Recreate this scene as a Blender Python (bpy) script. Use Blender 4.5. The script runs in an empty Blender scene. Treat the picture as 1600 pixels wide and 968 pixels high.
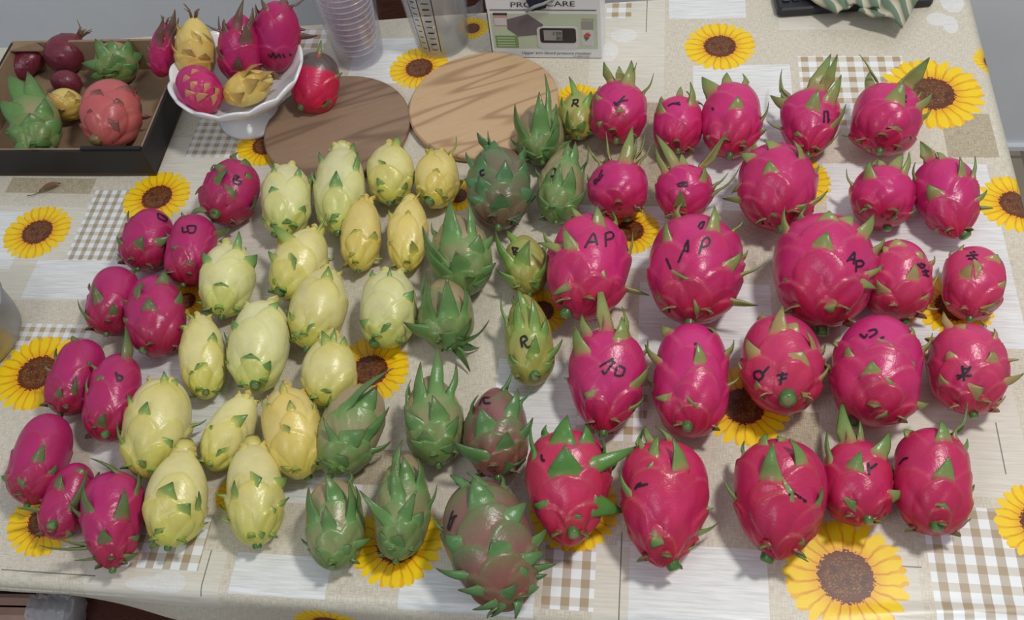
import bpy, math, random
import numpy as np
from mathutils import Vector, Matrix
from mathutils.bvhtree import BVHTree

# ------------------------------------------------------------------ camera, world, light
S = bpy.context.scene
COL = S.collection
ZT = 0.75                      # height of the table top
CAMH = 0.90                    # camera height above the table top
FPX, PITCH, ROLL, YAW = 1547.9, math.radians(54.146), math.radians(-9.289), math.radians(-13.211)

def _rot(v, a):
    c, s = math.cos(a), math.sin(a)
    return np.array([c*v[0]-s*v[1], s*v[0]+c*v[1], v[2]])
_fw = np.array([0, math.cos(PITCH), -math.sin(PITCH)])
_r = np.array([1.0, 0, 0]); _u = np.cross(_r, _fw)
_r2 = math.cos(ROLL)*_r + math.sin(ROLL)*_u
_u2 = -math.sin(ROLL)*_r + math.cos(ROLL)*_u
CF, CR, CU = _rot(_fw, -YAW), _rot(_r2, -YAW), _rot(_u2, -YAW)
CP = np.array([0, 0, ZT+CAMH])

cam = bpy.data.cameras.new('camera')
cam.sensor_width = 36.0; cam.lens = 36.0*FPX/1600.0; cam.clip_start = 0.02
camo = bpy.data.objects.new('camera', cam); COL.objects.link(camo)
camo.matrix_world = Matrix(((CR[0], CU[0], -CF[0], CP[0]), (CR[1], CU[1], -CF[1], CP[1]),
                            (CR[2], CU[2], -CF[2], CP[2]), (0, 0, 0, 1)))
S.camera = camo

world = bpy.data.worlds.new('room_light'); S.world = world; world.use_nodes = True
world.node_tree.nodes['Background'].inputs[0].default_value = (0.86, 0.93, 1.0, 1)
world.node_tree.nodes['Background'].inputs[1].default_value = 0.50

def area(name, loc, target, size, power, color):
    l = bpy.data.lights.new(name, 'AREA'); l.shape = 'DISK'; l.size = size; l.energy = power; l.color = color
    o = bpy.data.objects.new(name, l); COL.objects.link(o); o.location = loc
    o.rotation_euler = (Vector(target)-Vector(loc)).to_track_quat('-Z', 'Y').to_euler()
    return o
area('ceiling_lamp', (0.62, 0.62, 2.5), (0.0, 0.62, ZT), 0.22, 24.5, (1.0, 0.97, 0.92))
area('ceiling_lamp', (-0.9, -0.7, 2.5), (0.0, 0.6, ZT), 0.6, 9, (0.95, 0.97, 1.0))

vs = S.view_settings
vs.view_transform = 'Standard'; vs.look = 'None'; vs.gamma = 1.0; vs.use_curve_mapping = False
vs.exposure = -0.42
S.cycles.transparent_max_bounces = 32

# ------------------------------------------------------------------ pixel geometry of the calibrated camera
def ray(x, y):
    d = CF + (x-800)/FPX*CR + (484-y)/FPX*CU
    return d/np.linalg.norm(d)
def at(x, y, z=0.0):
    """point of the plane z above the table top seen at a photo pixel"""
    d = ray(x, y); k = (ZT+z-CP[2])/d[2]
    return CP + d*k
def project(P):
    Q = np.atleast_2d(P)-CP; dz = Q@CF
    return np.stack([800+FPX*(Q@CR)/dz, 484-FPX*(Q@CU)/dz], 1)

# ------------------------------------------------------------------ small helpers
def lin(c):
    out = []
    for v in c[:3]:
        v = v/255.0
        out.append(v/12.92 if v <= 0.04045 else ((v+0.055)/1.055)**2.4)
    return tuple(out)
def L4(c): return (*lin(c), 1.0)

class NT:
    """small node-tree writer"""
    def __init__(self, name):
        self.m = bpy.data.materials.new(name); self.m.use_nodes = True
        self.t = self.m.node_tree; self.t.nodes.clear()
        self.out = self.t.nodes.new('ShaderNodeOutputMaterial')
    def n(self, typ, **kw):
        nd = self.t.nodes.new(typ)
        for k, v in kw.items(): setattr(nd, k, v)
        return nd
    def put(self, sock, v):
        if isinstance(v, bpy.types.NodeSocket): self.t.links.new(v, sock)
        elif v is not None: sock.default_value = v
    def math(self, op, a, b=None, c=None, clamp=False):
        nd = self.n('ShaderNodeMath', operation=op, use_clamp=clamp)
        self.put(nd.inputs[0], a)
        if b is not None: self.put(nd.inputs[1], b)
        if c is not None: self.put(nd.inputs[2], c)
        return nd.outputs[0]
    def vec(self, op, a, b=None, c=None):
        nd = self.n('ShaderNodeVectorMath', operation=op)
        self.put(nd.inputs[0], a)
        if b is not None: self.put(nd.inputs[1], b)
        if c is not None: self.put(nd.inputs[2], c)
        return nd.outputs['Value' if op in ('LENGTH', 'DOT_PRODUCT') else 'Vector']
    def mix(self, f, a, b):
        nd = self.n('ShaderNodeMix', data_type='RGBA', clamp_factor=True)
        self.put(nd.inputs['Factor'], f) if False else self.put(nd.inputs[0], f)
        self.put(nd.inputs[6], a); self.put(nd.inputs[7], b)
        return nd.outputs[2]
    def mixv(self, f, a, b):
        nd = self.n('ShaderNodeMix', data_type='VECTOR')
        self.put(nd.inputs[0], f); self.put(nd.inputs[4], a); self.put(nd.inputs[5], b)
        return nd.outputs[1]
    def mixf(self, f, a, b):
        nd = self.n('ShaderNodeMix', data_type='FLOAT')
        self.put(nd.inputs[0], f); self.put(nd.inputs[2], a); self.put(nd.inputs[3], b)
        return nd.outputs[0]
    def noise(self, vec, scale, detail=3.0, rough=0.5, dist=0.0):
        nd = self.n('ShaderNodeTexNoise')
        if vec is not None: self.put(nd.inputs['Vector'], vec)
        nd.inputs['Scale'].default_value = scale; nd.inputs['Detail'].default_value = detail
        nd.inputs['Roughness'].default_value = rough; nd.inputs['Distortion'].default_value = dist
        return nd.outputs['Fac']
    def ramp(self, f, stops):
        nd = self.n('ShaderNodeValToRGB'); self.put(nd.inputs[0], f)
        e = nd.color_ramp.elements
        while len(e) < len(stops): e.new(0.5)
        for el, (p, c) in zip(e, stops): el.position = p; el.color = c
        return nd.outputs[0]
    def smooth(self, v, a, b):
        nd = self.n('ShaderNodeMapRange', interpolation_type='SMOOTHSTEP')
        self.put(nd.inputs[0], v); nd.inputs[1].default_value = a; nd.inputs[2].default_value = b
        return nd.outputs[0]
    def bump(self, h, strength, dist=0.002):
        nd = self.n('ShaderNodeBump'); self.put(nd.inputs['Height'], h)
        nd.inputs['Strength'].default_value = strength; nd.inputs['Distance'].default_value = dist
        return nd.outputs[0]
    def principled(self, color, rough=0.5, normal=None, **kw):
        p = self.n('ShaderNodeBsdfPrincipled')
        self.put(p.inputs['Base Color'], color); self.put(p.inputs['Roughness'], rough)
        if normal is not None: self.put(p.inputs['Normal'], normal)
        for k, v in kw.items(): self.put(p.inputs[k.replace('_', ' ')], v)
        self.t.links.new(p.outputs[0], self.out.inputs[0]); return p

def simple_mat(name, rgb, rough=0.5, var=0.12, scale=30.0, **kw):
    t = NT(name); co = t.n('ShaderNodeTexCoord').outputs['Object']
    f = t.noise(co, scale, 4.0, 0.6)
    a = tuple(min(255, v*(1+var)) for v in rgb); b = tuple(v*(1-var) for v in rgb)
    t.principled(t.mix(f, L4(b), L4(a)), rough, **kw); return t.m

def mesh_obj(name, verts, faces, mat=None, parent=None, smooth=False, colors=None, uv=None):
    me = bpy.data.meshes.new(name)
    me.from_pydata([tuple(map(float, v)) for v in verts], [], [tuple(map(int, f)) for f in faces])
    if smooth: me.polygons.foreach_set('use_smooth', [True]*len(me.polygons))
    if colors is not None:
        ca = me.color_attributes.new('Col', 'FLOAT_COLOR', 'POINT')
        c = np.ones((len(verts), 4), np.float32); c[:, :3] = colors
        ca.data.foreach_set('color', c.ravel())
    if uv is not None:
        ul = me.uv_layers.new(name='UVMap')
        idx = np.zeros(len(me.loops), np.int32); me.loops.foreach_get('vertex_index', idx)
        ul.data.foreach_set('uv', np.asarray(uv, np.float32)[idx].ravel())
    me.update()
    if mat is not None: me.materials.append(mat)
    o = bpy.data.objects.new(name, me); COL.objects.link(o)
    if parent is not None: o.parent = parent
    return o
def tag(o, label=None, cat=None, group=None, kind=None):
    if label: o['label'] = label
    if cat: o['category'] = cat
    if group: o['group'] = group
    if kind: o['kind'] = kind
    return o
def thing(name, loc, label, cat, group=None, rz=0.0):
    o = bpy.data.objects.new(name, None); COL.objects.link(o); o.location = tuple(map(float, loc))
    o.rotation_euler = (0, 0, rz); o.empty_display_size = 0.02
    return tag(o, label, cat, group)

class MB:
    """collects boxes, tubes and lathes into one mesh"""
    def __init__(s): s.v = []; s.f = []
    def add(s, v, f):
        k = len(s.v); s.v += [tuple(p) for p in v]; s.f += [tuple(i+k for i in q) for q in f]; return s
    def box(s, x0, x1, y0, y1, z0, z1, b=0.0):
        if b <= 0:
            v = [(x, y, z) for z in (z0, z1) for y in (y0, y1) for x in (x0, x1)]
            return s.add(v, [(0, 2, 3, 1), (4, 5, 7, 6), (0, 1, 5, 4), (2, 6, 7, 3), (0, 4, 6, 2), (1, 3, 7, 5)])
        v = []; q = [(0, b), (b, 0)]
        def loop(z, i):
            return [(x0+b+i, y0+i, z), (x1-b-i, y0+i, z), (x1-i, y0+b+i, z), (x1-i, y1-b-i, z), (x1-b-i, y1-i, z), (x0+b+i, y1-i, z), (x0+i, y1-b-i, z), (x0+i, y0+b+i, z)]
        i = b*0.6
        v = loop(z0, i)+loop(z0+i, 0)+loop(z1-i, 0)+loop(z1, i); f = []
        for r in range(3):
            for k in range(8):
                k2 = (k+1) % 8; f.append((r*8+k, r*8+k2, r*8+8+k2, r*8+8+k))
        f.append(tuple(range(7, -1, -1))); f.append(tuple(range(24, 32)))
        return s.add(v, f)
    def lathe(s, prof, n=40, c=(0, 0), wob=None, close=False):
        v = []; f = []
        for i, (r, z) in enumerate(prof):
            for k in range(n):
                a = 2*math.pi*k/n; rr, zz = (r, z) if wob is None else wob(r, z, a, i)
                v.append((c[0]+rr*math.cos(a), c[1]+rr*math.sin(a), zz))
        for i in range(len(prof)-1):
            for k in range(n):
                k2 = (k+1) % n; f.append((i*n+k, i*n+k2, i*n+n+k2, i*n+n+k))
        if close: f.append(tuple(range(n-1, -1, -1))); f.append(tuple((len(prof)-1)*n+k for k in range(n)))
        return s.add(v, f)
    def tube(s, pts, rad, n=8):
        pts = [np.array(p, float) for p in pts]; v = []; f = []
        for i, p in enumerate(pts):
            d = pts[min(i+1, len(pts)-1)]-pts[max(i-1, 0)]; d /= (np.linalg.norm(d)+1e-9)
            h = np.array([0, 0, 1.0]) if abs(d[2]) < 0.9 else np.array([1.0, 0, 0])
            a = np.cross(d, h); a /= np.linalg.norm(a); b = np.cross(d, a)
            r = rad[i] if isinstance(rad, (list, tuple)) else rad
            for k in range(n):
                t = 2*math.pi*k/n; v.append(tuple(p+r*(math.cos(t)*a+math.sin(t)*b)))
        for i in range(len(pts)-1):
            for k in range(n):
                k2 = (k+1) % n; f.append((i*n+k, i*n+k2, i*n+n+k2, i*n+n+k))
        f.append(tuple(range(n-1, -1, -1))); f.append(tuple((len(pts)-1)*n+k for k in range(n)))
        return s.add(v, f)
    def build(s, name, mat, parent=None, smooth=False):
        return mesh_obj(name, s.v, s.f, mat, parent, smooth)

# ------------------------------------------------------------------ room shell
def plain_wall(name, rgb, rough=0.85, scale=6.0):
    t = NT(name); co = t.n('ShaderNodeTexCoord').outputs['Object']
    f = t.noise(co, scale, 5.0, 0.6); g = t.noise(co, 180.0, 2.0)
    c = t.mix(f, L4(tuple(v*0.96 for v in rgb)), L4(tuple(min(255, v*1.03) for v in rgb)))
    t.principled(c, rough, t.bump(g, 0.15, 0.001)); return t.m
M_WALL = plain_wall('painted_plaster', (240, 243, 248))
t = NT('floor_tiles'); co = t.n('ShaderNodeTexCoord').outputs['Object']
br = t.n('ShaderNodeTexBrick'); t.put(br.inputs['Vector'], co); br.offset = 0.0
br.inputs['Color1'].default_value = L4((158, 146, 128)); br.inputs['Color2'].default_value = L4((150, 138, 121))
br.inputs['Mortar'].default_value = L4((120, 112, 100)); br.inputs['Scale'].default_value = 1.0
br.inputs['Mortar Size'].default_value = 0.004; br.inputs['Brick Width'].default_value = 0.4; br.inputs['Row Height'].default_value = 0.4
t.principled(br.outputs[0], 0.45); M_FLOOR = t.m

def struct(name, mb, mat):
    o = mb.build(name, mat); o['kind'] = 'structure'; return o
struct('floor', MB().box(-2.6, 2.6, -2.2, 1.63, -0.05, 0.0), M_FLOOR)
struct('wall_back', MB().box(-2.6, 2.6, 1.63, 1.73, -0.05, 2.7), M_WALL)
struct('baseboard_back', MB().box(-2.6, 2.6, 1.618, 1.63, 0.0, 0.012), M_WALL)

# ------------------------------------------------------------------ wood
def wood_mat(name, dark, mid, light, ang=0.0, scale=1.0, rough=0.5, rings=26.0, knot=0.9, streak=(45, 25, 22)):
    t = NT(name); co = t.n('ShaderNodeTexCoord').outputs['Object']
    m0 = t.n('ShaderNodeMapping'); t.put(m0.inputs['Vector'], co); m0.inputs['Rotation'].default_value = (0, 0, ang)
    mp = t.n('ShaderNodeMapping'); t.put(mp.inputs['Vector'], m0.outputs[0])
    mp.inputs['Scale'].default_value = (scale*0.9, scale*7.0, scale*7.0)
    n1 = t.noise(mp.outputs[0], 1.5, 1.5, 0.4, 0.25)
    n2 = t.noise(mp.outputs[0], 16.0, 5.0, 0.7)
    n3 = t.noise(mp.outputs[0], 2.6, 3.0, 0.6, 0.8)
    w = t.math('FRACT', t.math('MULTIPLY', n1, rings))
    w2 = t.math('ABSOLUTE', t.math('SUBTRACT', w, 0.5))
    c = t.mix(n2, L4(mid), L4(light))
    c = t.mix(t.math('MULTIPLY', t.smooth(w2, 0.26, 0.5), 0.55), c, L4(dark))
    c = t.mix(t.math('MULTIPLY', t.smooth(n3, 0.62-0.05*knot, 0.74), knot), c, L4(streak))
    t.principled(c, rough, t.bump(n2, 0.15, 0.001)); return t.m
M_BROWN = wood_mat('reddish_brown_wood', (50, 26, 20), (84, 46, 36), (100, 58, 45), 0.0, 3.0, 0.45)

# ------------------------------------------------------------------ table, under the cloth
XR, YF = 0.414, 0.300          # right and front edge of the table top
XL = -1.25
def yback(x): return 1.125+0.09*(x+0.5)
tb = thing('table', (0, 0.7, 0), 'rectangular wooden dining table hidden under the sunflower tablecloth', 'table')
MB().add([(XL, YF-0.7, ZT-0.035), (XR, YF-0.7, ZT-0.035), (XR, yback(XR)-0.7, ZT-0.035), (XL, yback(XL)-0.7, ZT-0.035),
          (XL, YF-0.7, ZT-0.004), (XR, YF-0.7, ZT-0.004), (XR, yback(XR)-0.7, ZT-0.004), (XL, yback(XL)-0.7, ZT-0.004)],
         [(3, 2, 1, 0), (4, 5, 6, 7), (0, 1, 5, 4), (1, 2, 6, 5), (2, 3, 7, 6), (3, 0, 4, 7)]).build('tabletop', M_BROWN, tb)
for lx, ly in ((XR-0.07, YF+0.06), (XL+0.07, YF+0.06), (XR-0.07, 1.1), (XL+0.07, 1.0)):
    MB().box(lx-0.03, lx+0.03, ly-0.73, ly-0.67, 0, ZT-0.036, 0.006).build('leg', M_BROWN, tb)

# ------------------------------------------------------------------ tablecloth: printed oilcloth
def pxr(x, y, r): return float(np.linalg.norm(at(x+r, y)-at(x-r, y))/2)
FLOWERS = [(1125, 72, 57), (655, 106, 47), (1455, 146, 84), (58, 362, 51), (245, 308, 52), (58, 582, 66), (414, 226, 44),
           (620, 848, 73), (1322, 900, 99), (1162, 634, 74), (578, 578, 62), (1590, 318, 64), (1628, 818, 74), (70, 812, 58),
           (897, 795, 72), (902, 160, 42), (985, 360, 48), (846, 486, 44), (1490, 478, 64), (1240, 285, 60), (716, 305, 32),
           (290, 470, 34), (738, 44, 26), (478, 1022, 62), (1556, 92, 36), (372, 772, 36), (1405, 480, 34), (455, 372, 22)]
# printed patches: (kind, pixel of one corner, pixel of the opposite corner)
#  1 pale wood  2 darker linen  3 open check  4 gingham  5 plank joint  6 pale board  7 white petal (ellipse)
PATCH = [
    (6, (1040, -40), (905, 300)), (6, (-60, 320), (130, 470)), (6, (250, 215), (420, 330)), (2, (20, 277), (140, 302)),
    (1, (1046, -30), (1166, 28)), (1, (1083, 102), (1255, 330)), (6, (1216, 28), (1380, 45)), (1, (1285, 255), (1610, 545)),
    (2, (1468, 178), (1562, 246)), (2, (880, 160), (1050, 330)), (1, (-30, 330), (14, 420)), (1, (60, 405), (250, 470)),
    (6, (300, 330), (520, 470)), (1, (200, 545), (330, 690)), (1, (372, 862), (506, 936)), (6, (150, 850), (330, 960)),
    (1, (965, 845), (1205, 1000)), (1, (630, 885), (832, 965)), (6, (1300, 560), (1620, 780)), (6, (930, 850), (980, 1000)),
    (1, (780, 560), (900, 720)), (1, (1000, 440), (1210, 560)), (1, (420, 640), (560, 790)), (6, (1380, 860), (1450, 1000)),
    (2, (560, 700), (640, 760)), (1, (560, 60), (640, 130)), (1, (905, 320), (1060, 420)), (2, (1180, 640), (1290, 760)),
    (3, (1246, 88), (1432, 200)), (9, (313, 184), (372, 246)), (9, (36, 504), (110, 600)), (3, (951, -30), (986, 28)),
    (3, (455, 46), (506, 76)), (4, (1438, 788), (1640, 1000)), (8, (150, 296), (226, 408)), (4, (853, 850), (927, 955)),
    (4, (212, 800), (309, 892)), (3, (905, 590), (1010, 690)),
    (5, (320, 858), (321.6, 932)), (5, (968, 830), (969.5, 1000)), (5, (1563, 660), (1564.5, 740)), (5, (0, 893), (150, 894.5)),
    (5, (1395, 884), (1440, 885.2)), (5, (1010, 0), (1011, 50)),
    (7, (1445, 20), (1485, 40)), (7, (1470, 25), (1500, 52)), (7, (1465, -15), (1510, 20)), (7, (955, 45), (995, 65)), (7, (940, 65), (965, 95)),
    (7, (200, 898), (250, 925)), (7, (240, 890), (285, 928)), (7, (150, 690), (200, 740)),
]
t = NT('sunflower_oilcloth')
P = t.n('ShaderNodeUVMap', uv_map='UVMap').outputs[0]
ident = t.n('ShaderNodeValue'); ident.outputs[0].default_value = 0.0; ident = ident.outputs[0]
for kind, a, b in PATCH:
    A, B = at(*a), at(*b)
    cx, cy = (A[0]+B[0])/2, (A[1]+B[1])/2; hx, hy = max(abs(A[0]-B[0])/2, 0.0006), max(abs(A[1]-B[1])/2, 0.0006)
    if kind == 5:
        if hx < hy: hx = 0.0006
        else: hy = 0.0006
    q = t.vec('MULTIPLY_ADD', P, (1/hx, 1/hy, 0), (-cx/hx, -cy/hy, 0))
    if kind == 7: m = t.math('LESS_THAN', t.vec('LENGTH', q), 1.0)
    else:
        q = t.vec('ABSOLUTE', q); sp = t.n('ShaderNodeSeparateXYZ'); t.put(sp.inputs[0], q)
        m = t.math('LESS_THAN', t.math('MAXIMUM', sp.outputs[0], sp.outputs[1]), 1.0)
    ident = t.mixf(m, ident, float(kind))
def is_kind(k): return t.math('COMPARE', ident, float(k), 0.3)
# weave and grain
mpx = t.vec('MULTIPLY', P, (900.0, 120.0, 0)); mpy = t.vec('MULTIPLY', P, (120.0, 900.0, 0)); mpw = t.vec('MULTIPLY', P, (22.0, 420.0, 0))
wx = t.noise(mpx, 1.0, 2.0); wy = t.noise(mpy, 1.0, 2.0); ww = t.noise(mpw, 1.0, 4.0, 0.65); cloud = t.noise(P, 14.0, 3.0)
weave = t.math('MULTIPLY', t.math('ADD', wx, wy), 0.5)
linen = t.ramp(weave, [(0.38, L4((192, 183, 164))), (0.62, L4((224, 217, 201)))])
dlinen = t.ramp(weave, [(0.38, L4((158, 144, 120))), (0.62, L4((196, 184, 160)))])
pale = t.ramp(ww, [(0.3, L4((206, 206, 204))), (0.6, L4((234, 235, 234)))])
board = t.ramp(ww, [(0.3, L4((206, 199, 184))), (0.65, L4((224, 219, 206)))])
col = t.mix(t.math('MULTIPLY', cloud, 0.35), linen, L4((212, 204, 188)))
col = t.mix(is_kind(1), col, pale); col = t.mix(is_kind(2), col, dlinen); col = t.mix(is_kind(6), col, board)
sp = t.n('ShaderNodeSeparateXYZ'); t.put(sp.inputs[0], P)
def stripes(period, duty):
    fx = t.math('LESS_THAN', t.math('FRACT', t.math('MULTIPLY', sp.outputs[0], 1/period)), duty)
    fy = t.math('LESS_THAN', t.math('FRACT', t.math('MULTIPLY', sp.outputs[1], 1/period)), duty)
    return fx, fy
fx, fy = stripes(0.0193, 0.48)
both = t.math('MULTIPLY', fx, fy); one = t.math('MAXIMUM', fx, fy)
chk = t.mix(one, L4((236, 238, 240)), L4((214, 208, 194))); chk = t.mix(both, chk, L4((176, 154, 122)))
fx, fy = stripes(0.0178, 0.46)
both = t.math('MULTIPLY', fx, fy); 
gh = t.mix(fy, L4((236, 239, 240)), L4((212, 207, 196))); gh = t.mix(fx, gh, L4((190, 180, 164))); gh = t.mix(both, gh, L4((172, 152, 124)))

fx, fy = stripes(0.0130, 0.50)
both = t.math('MULTIPLY', fx, fy); one = t.math('MAXIMUM', fx, fy)
chk2 = t.mix(one, L4((232, 234, 236)), L4((214, 209, 196))); chk2 = t.mix(both, chk2, L4((182, 162, 132)))
fx, fy = stripes(0.0126, 0.46)
both = t.math('MULTIPLY', fx, fy)
gh2 = t.mix(fy, L4((230, 234, 236)), L4((208, 202, 190))); gh2 = t.mix(fx, gh2, L4((186, 178, 162))); gh2 = t.mix(both, gh2, L4((166, 152, 128)))
col = t.mix(is_kind(9), col, chk2); col = t.mix(is_kind(8), col, gh2)
col = t.mix(is_kind(3), col, chk); col = t.mix(is_kind(4), col, gh); col = t.mix(is_kind(5), col, L4((128, 122, 112)))
col = t.mix(t.math('MULTIPLY', is_kind(7), 0.55), col, t.ramp(ww, [(0.3, L4((214, 216, 222))), (0.55, L4((238, 240, 242)))]))
# sunflowers: keep the nearest one's local frame
Q = t.vec('ADD', (9.0, 9.0, 0), (0, 0, 0))
for i, (x, y, r) in enumerate(FLOWERS):
    c = at(x, y); R = pxr(x, y, r)
    q = t.vec('MULTIPLY_ADD', P, (1/R, 1/R, 0), (-c[0]/R, -c[1]/R, 0))
    Q = t.mixv(t.math('LESS_THAN', t.vec('LENGTH', q), t.vec('LENGTH', Q)), Q, q)
rr = t.vec('LENGTH', Q); sq = t.n('ShaderNodeSeparateXYZ'); t.put(sq.inputs[0], Q)
th = t.math('ARCTAN2', sq.outputs[1], sq.outputs[0])
wob = t.noise(Q, 2.6, 2.0)
def petal(n, ph, amp):
    w_ = t.math('ADD', t.math('MULTIPLY', th, n/2.0), t.math('ADD', t.math('MULTIPLY', wob, 2.6), ph))
    return t.math('ABSOLUTE', t.math('SINE', w_))
p1 = petal(22, 0.2, 1); p2 = petal(26, 1.3, 1)
e1 = t.math('MULTIPLY_ADD', t.math('POWER', p1, 0.6), 0.26, 0.72); e2 = t.math('MULTIPLY_ADD', t.math('POWER', p2, 0.6), 0.28, 0.70)
e1 = t.math('ADD', e1, t.math('MULTIPLY', t.math('SUBTRACT', wob, 0.5), 0.25))
alpha = t.math('LESS_THAN', rr, t.math('MAXIMUM', e1, e2))
front = t.math('LESS_THAN', rr, e1)
yel = t.mix(t.smooth(p1, 0.05, 0.55), L4((224, 160, 12)), L4((246, 208, 28)))
yel2 = t.mix(t.smooth(p2, 0.05, 0.6), L4((214, 140, 12)), L4((236, 180, 20)))
pc = t.mix(front, yel2, yel)
pc = t.mix(t.math('MULTIPLY', t.smooth(rr, 0.72, 0.40), 0.55), pc, L4((222, 120, 14)))
pc = t.mix(t.math('MULTIPLY', t.math('MULTIPLY', t.smooth(p1, 0.25, 0.0), t.smooth(rr, 0.75, 0.42)), 0.5), pc, L4((160, 74, 20)))
dots = t.n('ShaderNodeTexVoronoi'); t.put(dots.inputs['Vector'], Q); dots.inputs['Scale'].default_value = 26.0
dn = t.noise(Q, 5.0, 3.0)
disc = t.mix(t.smooth(dots.outputs['Distance'], 0.15, 0.6), L4((148, 98, 50)), L4((98, 56, 30)))
disc = t.mix(t.smooth(rr, 0.30, 0.40), disc, L4((104, 48, 24)))
disc = t.mix(t.smooth(dn, 0.5, 0.66), disc, L4((82, 42, 28)))
fl = t.mix(t.math('LESS_THAN', rr, t.math('MULTIPLY_ADD', dots.outputs['Distance'], 0.10, 0.395)), pc, disc)
col = t.mix(alpha, col, fl)
crk = t.noise(P, 9.0, 2.0, 0.5, 0.8)
t.principled(col, 0.34, t.bump(t.math('ADD', t.math('MULTIPLY', weave, 0.06), crk), 0.25, 0.004), Specular_IOR_Level=0.4)
M_CLOTH = t.m

def fold(s, edge, sgn, rad=0.012):
    """distance along the cloth -> (coordinate, drop); the cloth bends down past the edge"""
    d = (s-edge)*sgn
    if d <= 0: return s, 0.0
    if d < rad*math.pi/2:
        a = d/rad; return edge+sgn*rad*math.sin(a), rad*(1-math.cos(a))
    return edge+sgn*rad, rad+(d-rad*math.pi/2)
nu, nv = 300, 240
def hem(x):
    if x < -0.56: return 0.010
    if x < -0.42: return 0.010+(x+0.56)/0.14*0.05
    return min(0.060+(x+0.42)*1.2, 0.22)
us = np.concatenate([np.linspace(XL, XR-0.001, nu-14), np.linspace(XR, XR+0.16, 14)])
V = []; UV = []
rng = random.Random(3)
for u in us:
    h = hem(min(u, XR)); yb = yback(min(u, XR))+0.004
    vs_ = np.concatenate([np.linspace(YF-0.014-h, YF-0.002, 26), np.linspace(YF, yb, nv-26)])
    for v in vs_:
        x, dx = fold(u, XR, 1, 0.014); y, dy = fold(v, YF, -1, 0.012)
        wv = 0.0
        if dy > 0.012: wv = 0.010*min(1, (dy-0.012)/0.06)*math.sin(u*34+1.1*math.sin(u*9)); y -= 0.004*min(1, dy/0.05)-wv*0.6
        if dx > 0.012: x += 0.012*min(1, (dx-0.012)/0.08)*(0.7+math.sin(v*26+0.8))
        z = ZT-0.0003-dx-dy
        # soft creases of the plastic cover
        if dx == 0 and dy == 0:
            e = (v-0.318-0.10*(u-0.25))/0.0045
            if u > 0.16: z += 0.0022*math.exp(-e*e)*min(1, (u-0.16)*12)
            z += 0.0007*math.sin(u*21+v*13)*math.sin(v*17-u*5)
        V.append((x, y, z)); UV.append((u, v))
F = [(i*nv+j, (i+1)*nv+j, (i+1)*nv+j+1, i*nv+j+1) for i in range(nu-1) for j in range(nv-1)]
tag(mesh_obj('tablecloth', V, F, M_CLOTH, None, True, uv=UV), 'glossy beige tablecloth printed with sunflowers, gingham and pale wood patches', 'tablecloth')

# ------------------------------------------------------------------ dragon fruit builder
t = NT('fruit_skin')
co = t.n('ShaderNodeTexCoord').outputs['Object']
at_ = t.n('ShaderNodeAttribute'); at_.attribute_name = 'Col'
hs = t.n('ShaderNodeHueSaturation'); t.put(hs.inputs['Color'], at_.outputs['Color'])
n1 = t.noise(co, 45.0, 4.0, 0.6); n2 = t.noise(co, 500.0, 2.0)
t.put(hs.inputs['Value'], t.math('MULTIPLY_ADD', n1, 0.45, 0.78))
t.put(hs.inputs['Hue'], t.math('MULTIPLY_ADD', t.noise(co, 22.0, 2.0), 0.03, 0.485))
t.principled(hs.outputs[0], 0.31, t.bump(t.math('ADD', n1, t.math('MULTIPLY', n2, 0.15)), 0.35, 0.003), Specular_IOR_Level=0.45, Subsurface_Weight=0.0)
M_SKIN = t.m
M_INK = simple_mat('black_marker_ink', (26, 16, 30), 0.5)
M_DRY = simple_mat('dried_flower_remains', (112, 84, 58), 0.9, 0.35, 300)

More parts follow.
